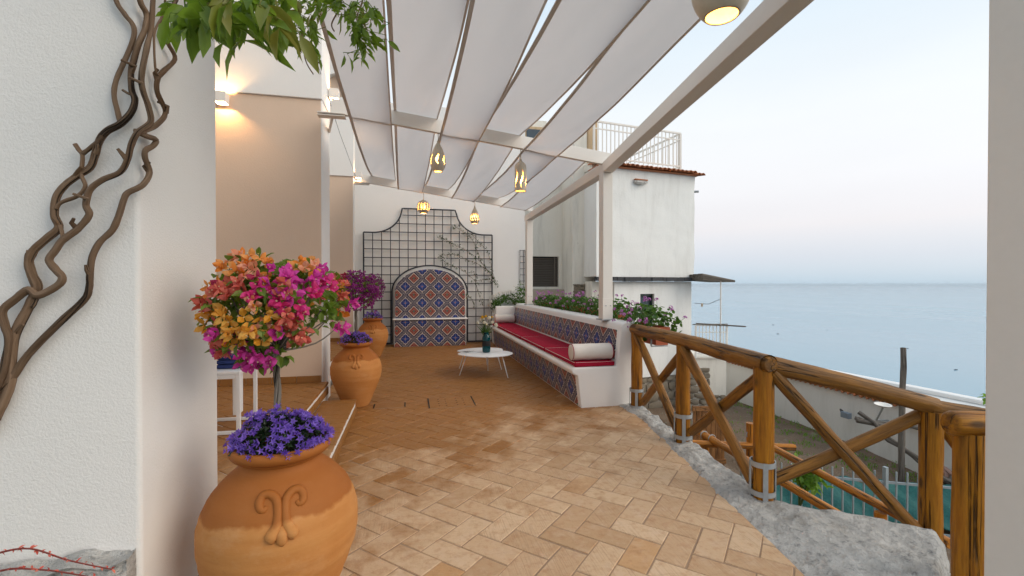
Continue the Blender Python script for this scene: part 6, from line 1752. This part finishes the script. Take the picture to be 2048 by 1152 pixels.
# ------------------------------------------------------------------ garden plants
rg = random.Random(12); gr = MB()
def blade(p, h, rg):
    a = rg.uniform(0, 2 * PI); l = Vector((math.cos(a), math.sin(a), 0)); w = Vector((-l.y, l.x, 0)) * .008
    gr.add([p - w, p + w, p + l * h * .25 + Vector((0, 0, h * .7)) + w * .6, p + l * h * .6 + Vector((0, 0, h))], [(0, 1, 2), (0, 2, 3)])
for (cx, cy, sx, sy, n) in ((9.1, 10.6, .25, 1.2, 700), (8.9, 9.3, .35, .7, 500), (8.7, 8.0, .35, .7, 500), (8.5, 7.2, .5, .5, 500), (8.7, 6.4, .4, .4, 500), (7.4, 7.9, .5, .3, 300), (7.9, 6.2, .6, .25, 500), (6.6, 6.4, .5, .25, 450), (7.2, 9.3, .6, .5, 260), (5.9, 6.6, .4, .3, 300)):
    for _ in range(int(1.1 * n)):
        x, y = cx + rg.gauss(0, sx), cy + rg.gauss(0, sy)
        if x > 9.3 - (0 if y > 6.9 else .1): continue
        if mnoise.noise(Vector((x * 3, y * 3, 0))) < .02: continue
        blade(Vector((x, y, garden_z(x, y) - .005)), rg.uniform(.03, .09), rg)
stuff(gr.build('grass', M['leaf_fig'], fixn=False)); bpy.data.objects['grass']['label'] = 'patches of short green grass on the garden soil'; bpy.data.objects['grass']['category'] = 'grass'
gv = MB()
for _ in range(600):
    x, y = rg.uniform(5.2, 9.2), rg.uniform(5.4, 12.0); z = garden_z(x, y); s_ = rg.uniform(.008, .04) * (1.4 if x > 8.6 else 1)
    vs = [(x + rg.uniform(-s_, s_), y + rg.uniform(-s_, s_), z - s_ * .3) for _ in range(4)] + [(x + rg.uniform(-s_, s_) * .5, y + rg.uniform(-s_, s_) * .5, z + s_ * rg.uniform(.4, .9))]
    gv.add([(x - s_, y - s_ * .7, z - .01), (x + s_, y - s_, z - .01), (x + s_ * .8, y + s_, z - .01), (x - s_, y + s_ * .8, z - .01), (x + rg.uniform(-.3, .3) * s_, y + rg.uniform(-.3, .3) * s_, z + s_ * rg.uniform(.5, .9))], [(0, 1, 4), (1, 2, 4), (2, 3, 4), (3, 0, 4)])
o_ = stuff(gv.build('gravel', M['masonry'], fixn=False)); tag(o_, 'pale stones and rubble scattered over the garden soil', 'stones')
def shrub(c, R, n, L, label, mat, seed):
    rg = random.Random(seed); e = thing('leafy_shrub', label, 'shrub', (c[0], c[1], c[2] - R)); lv = MB(); c = Vector(c)
    for _ in range(9):
        d = rdir(rg, .0); p = c + Vector((d.x * R, d.y * R, d.z * R * .9)); m = MB(); m.tube(spline([c - Vector((0, 0, R * 1.2)), c.lerp(p, .5), p], 4), [.006 - .0004 * i for i in range(9)], 5); m.build('stem', M['stem'], e, smooth=True)
        for _ in range(n // 9): leaf(lv, c.lerp(p, rg.uniform(.3, 1.05)) + rdir(rg) * R * .25, rdir(rg) + Vector((0, 0, -.2)), L * rg.uniform(.7, 1.2), L * .55, rg)
    stuff(lv.build('foliage', M[mat], e, fixn=False))
shrub((5.12, 5.15, -1.15), .30, 130, .12, 'bright green leafy shrub just below the terrace edge', 'leaf_fig', 3)
shrub((4.75, 4.3, -1.25), .16, 22, .11, 'small bright green sapling below the log railing', 'leaf_fig', 4)
shrub((10.7, 6.4, -.72), .20, 60, .10, 'small green shrub on the flat roof edge by the right post', 'leaf_fig', 5)

# ------------------------------------------------------------------ sea haze: one closed box of thin air round everything
hz = MB(); hz.box(-8200, 20200, -3200, 26200, -62, 9.5); hb = hz.build('haze', None); stuff(hb)
hm_ = bpy.data.materials.new('haze_air'); hm_.use_nodes = True; hn = hm_.node_tree; hn.nodes.clear()
pv = hn.nodes.new('ShaderNodeVolumePrincipled'); pv.inputs['Color'].default_value = (.80, .91, 1.0, 1); pv.inputs['Density'].default_value = 7e-5; pv.inputs['Anisotropy'].default_value = 0.0
ho = hn.nodes.new('ShaderNodeOutputMaterial'); hn.links.new(pv.outputs[0], ho.inputs['Volume']); hb.data.materials.append(hm_)
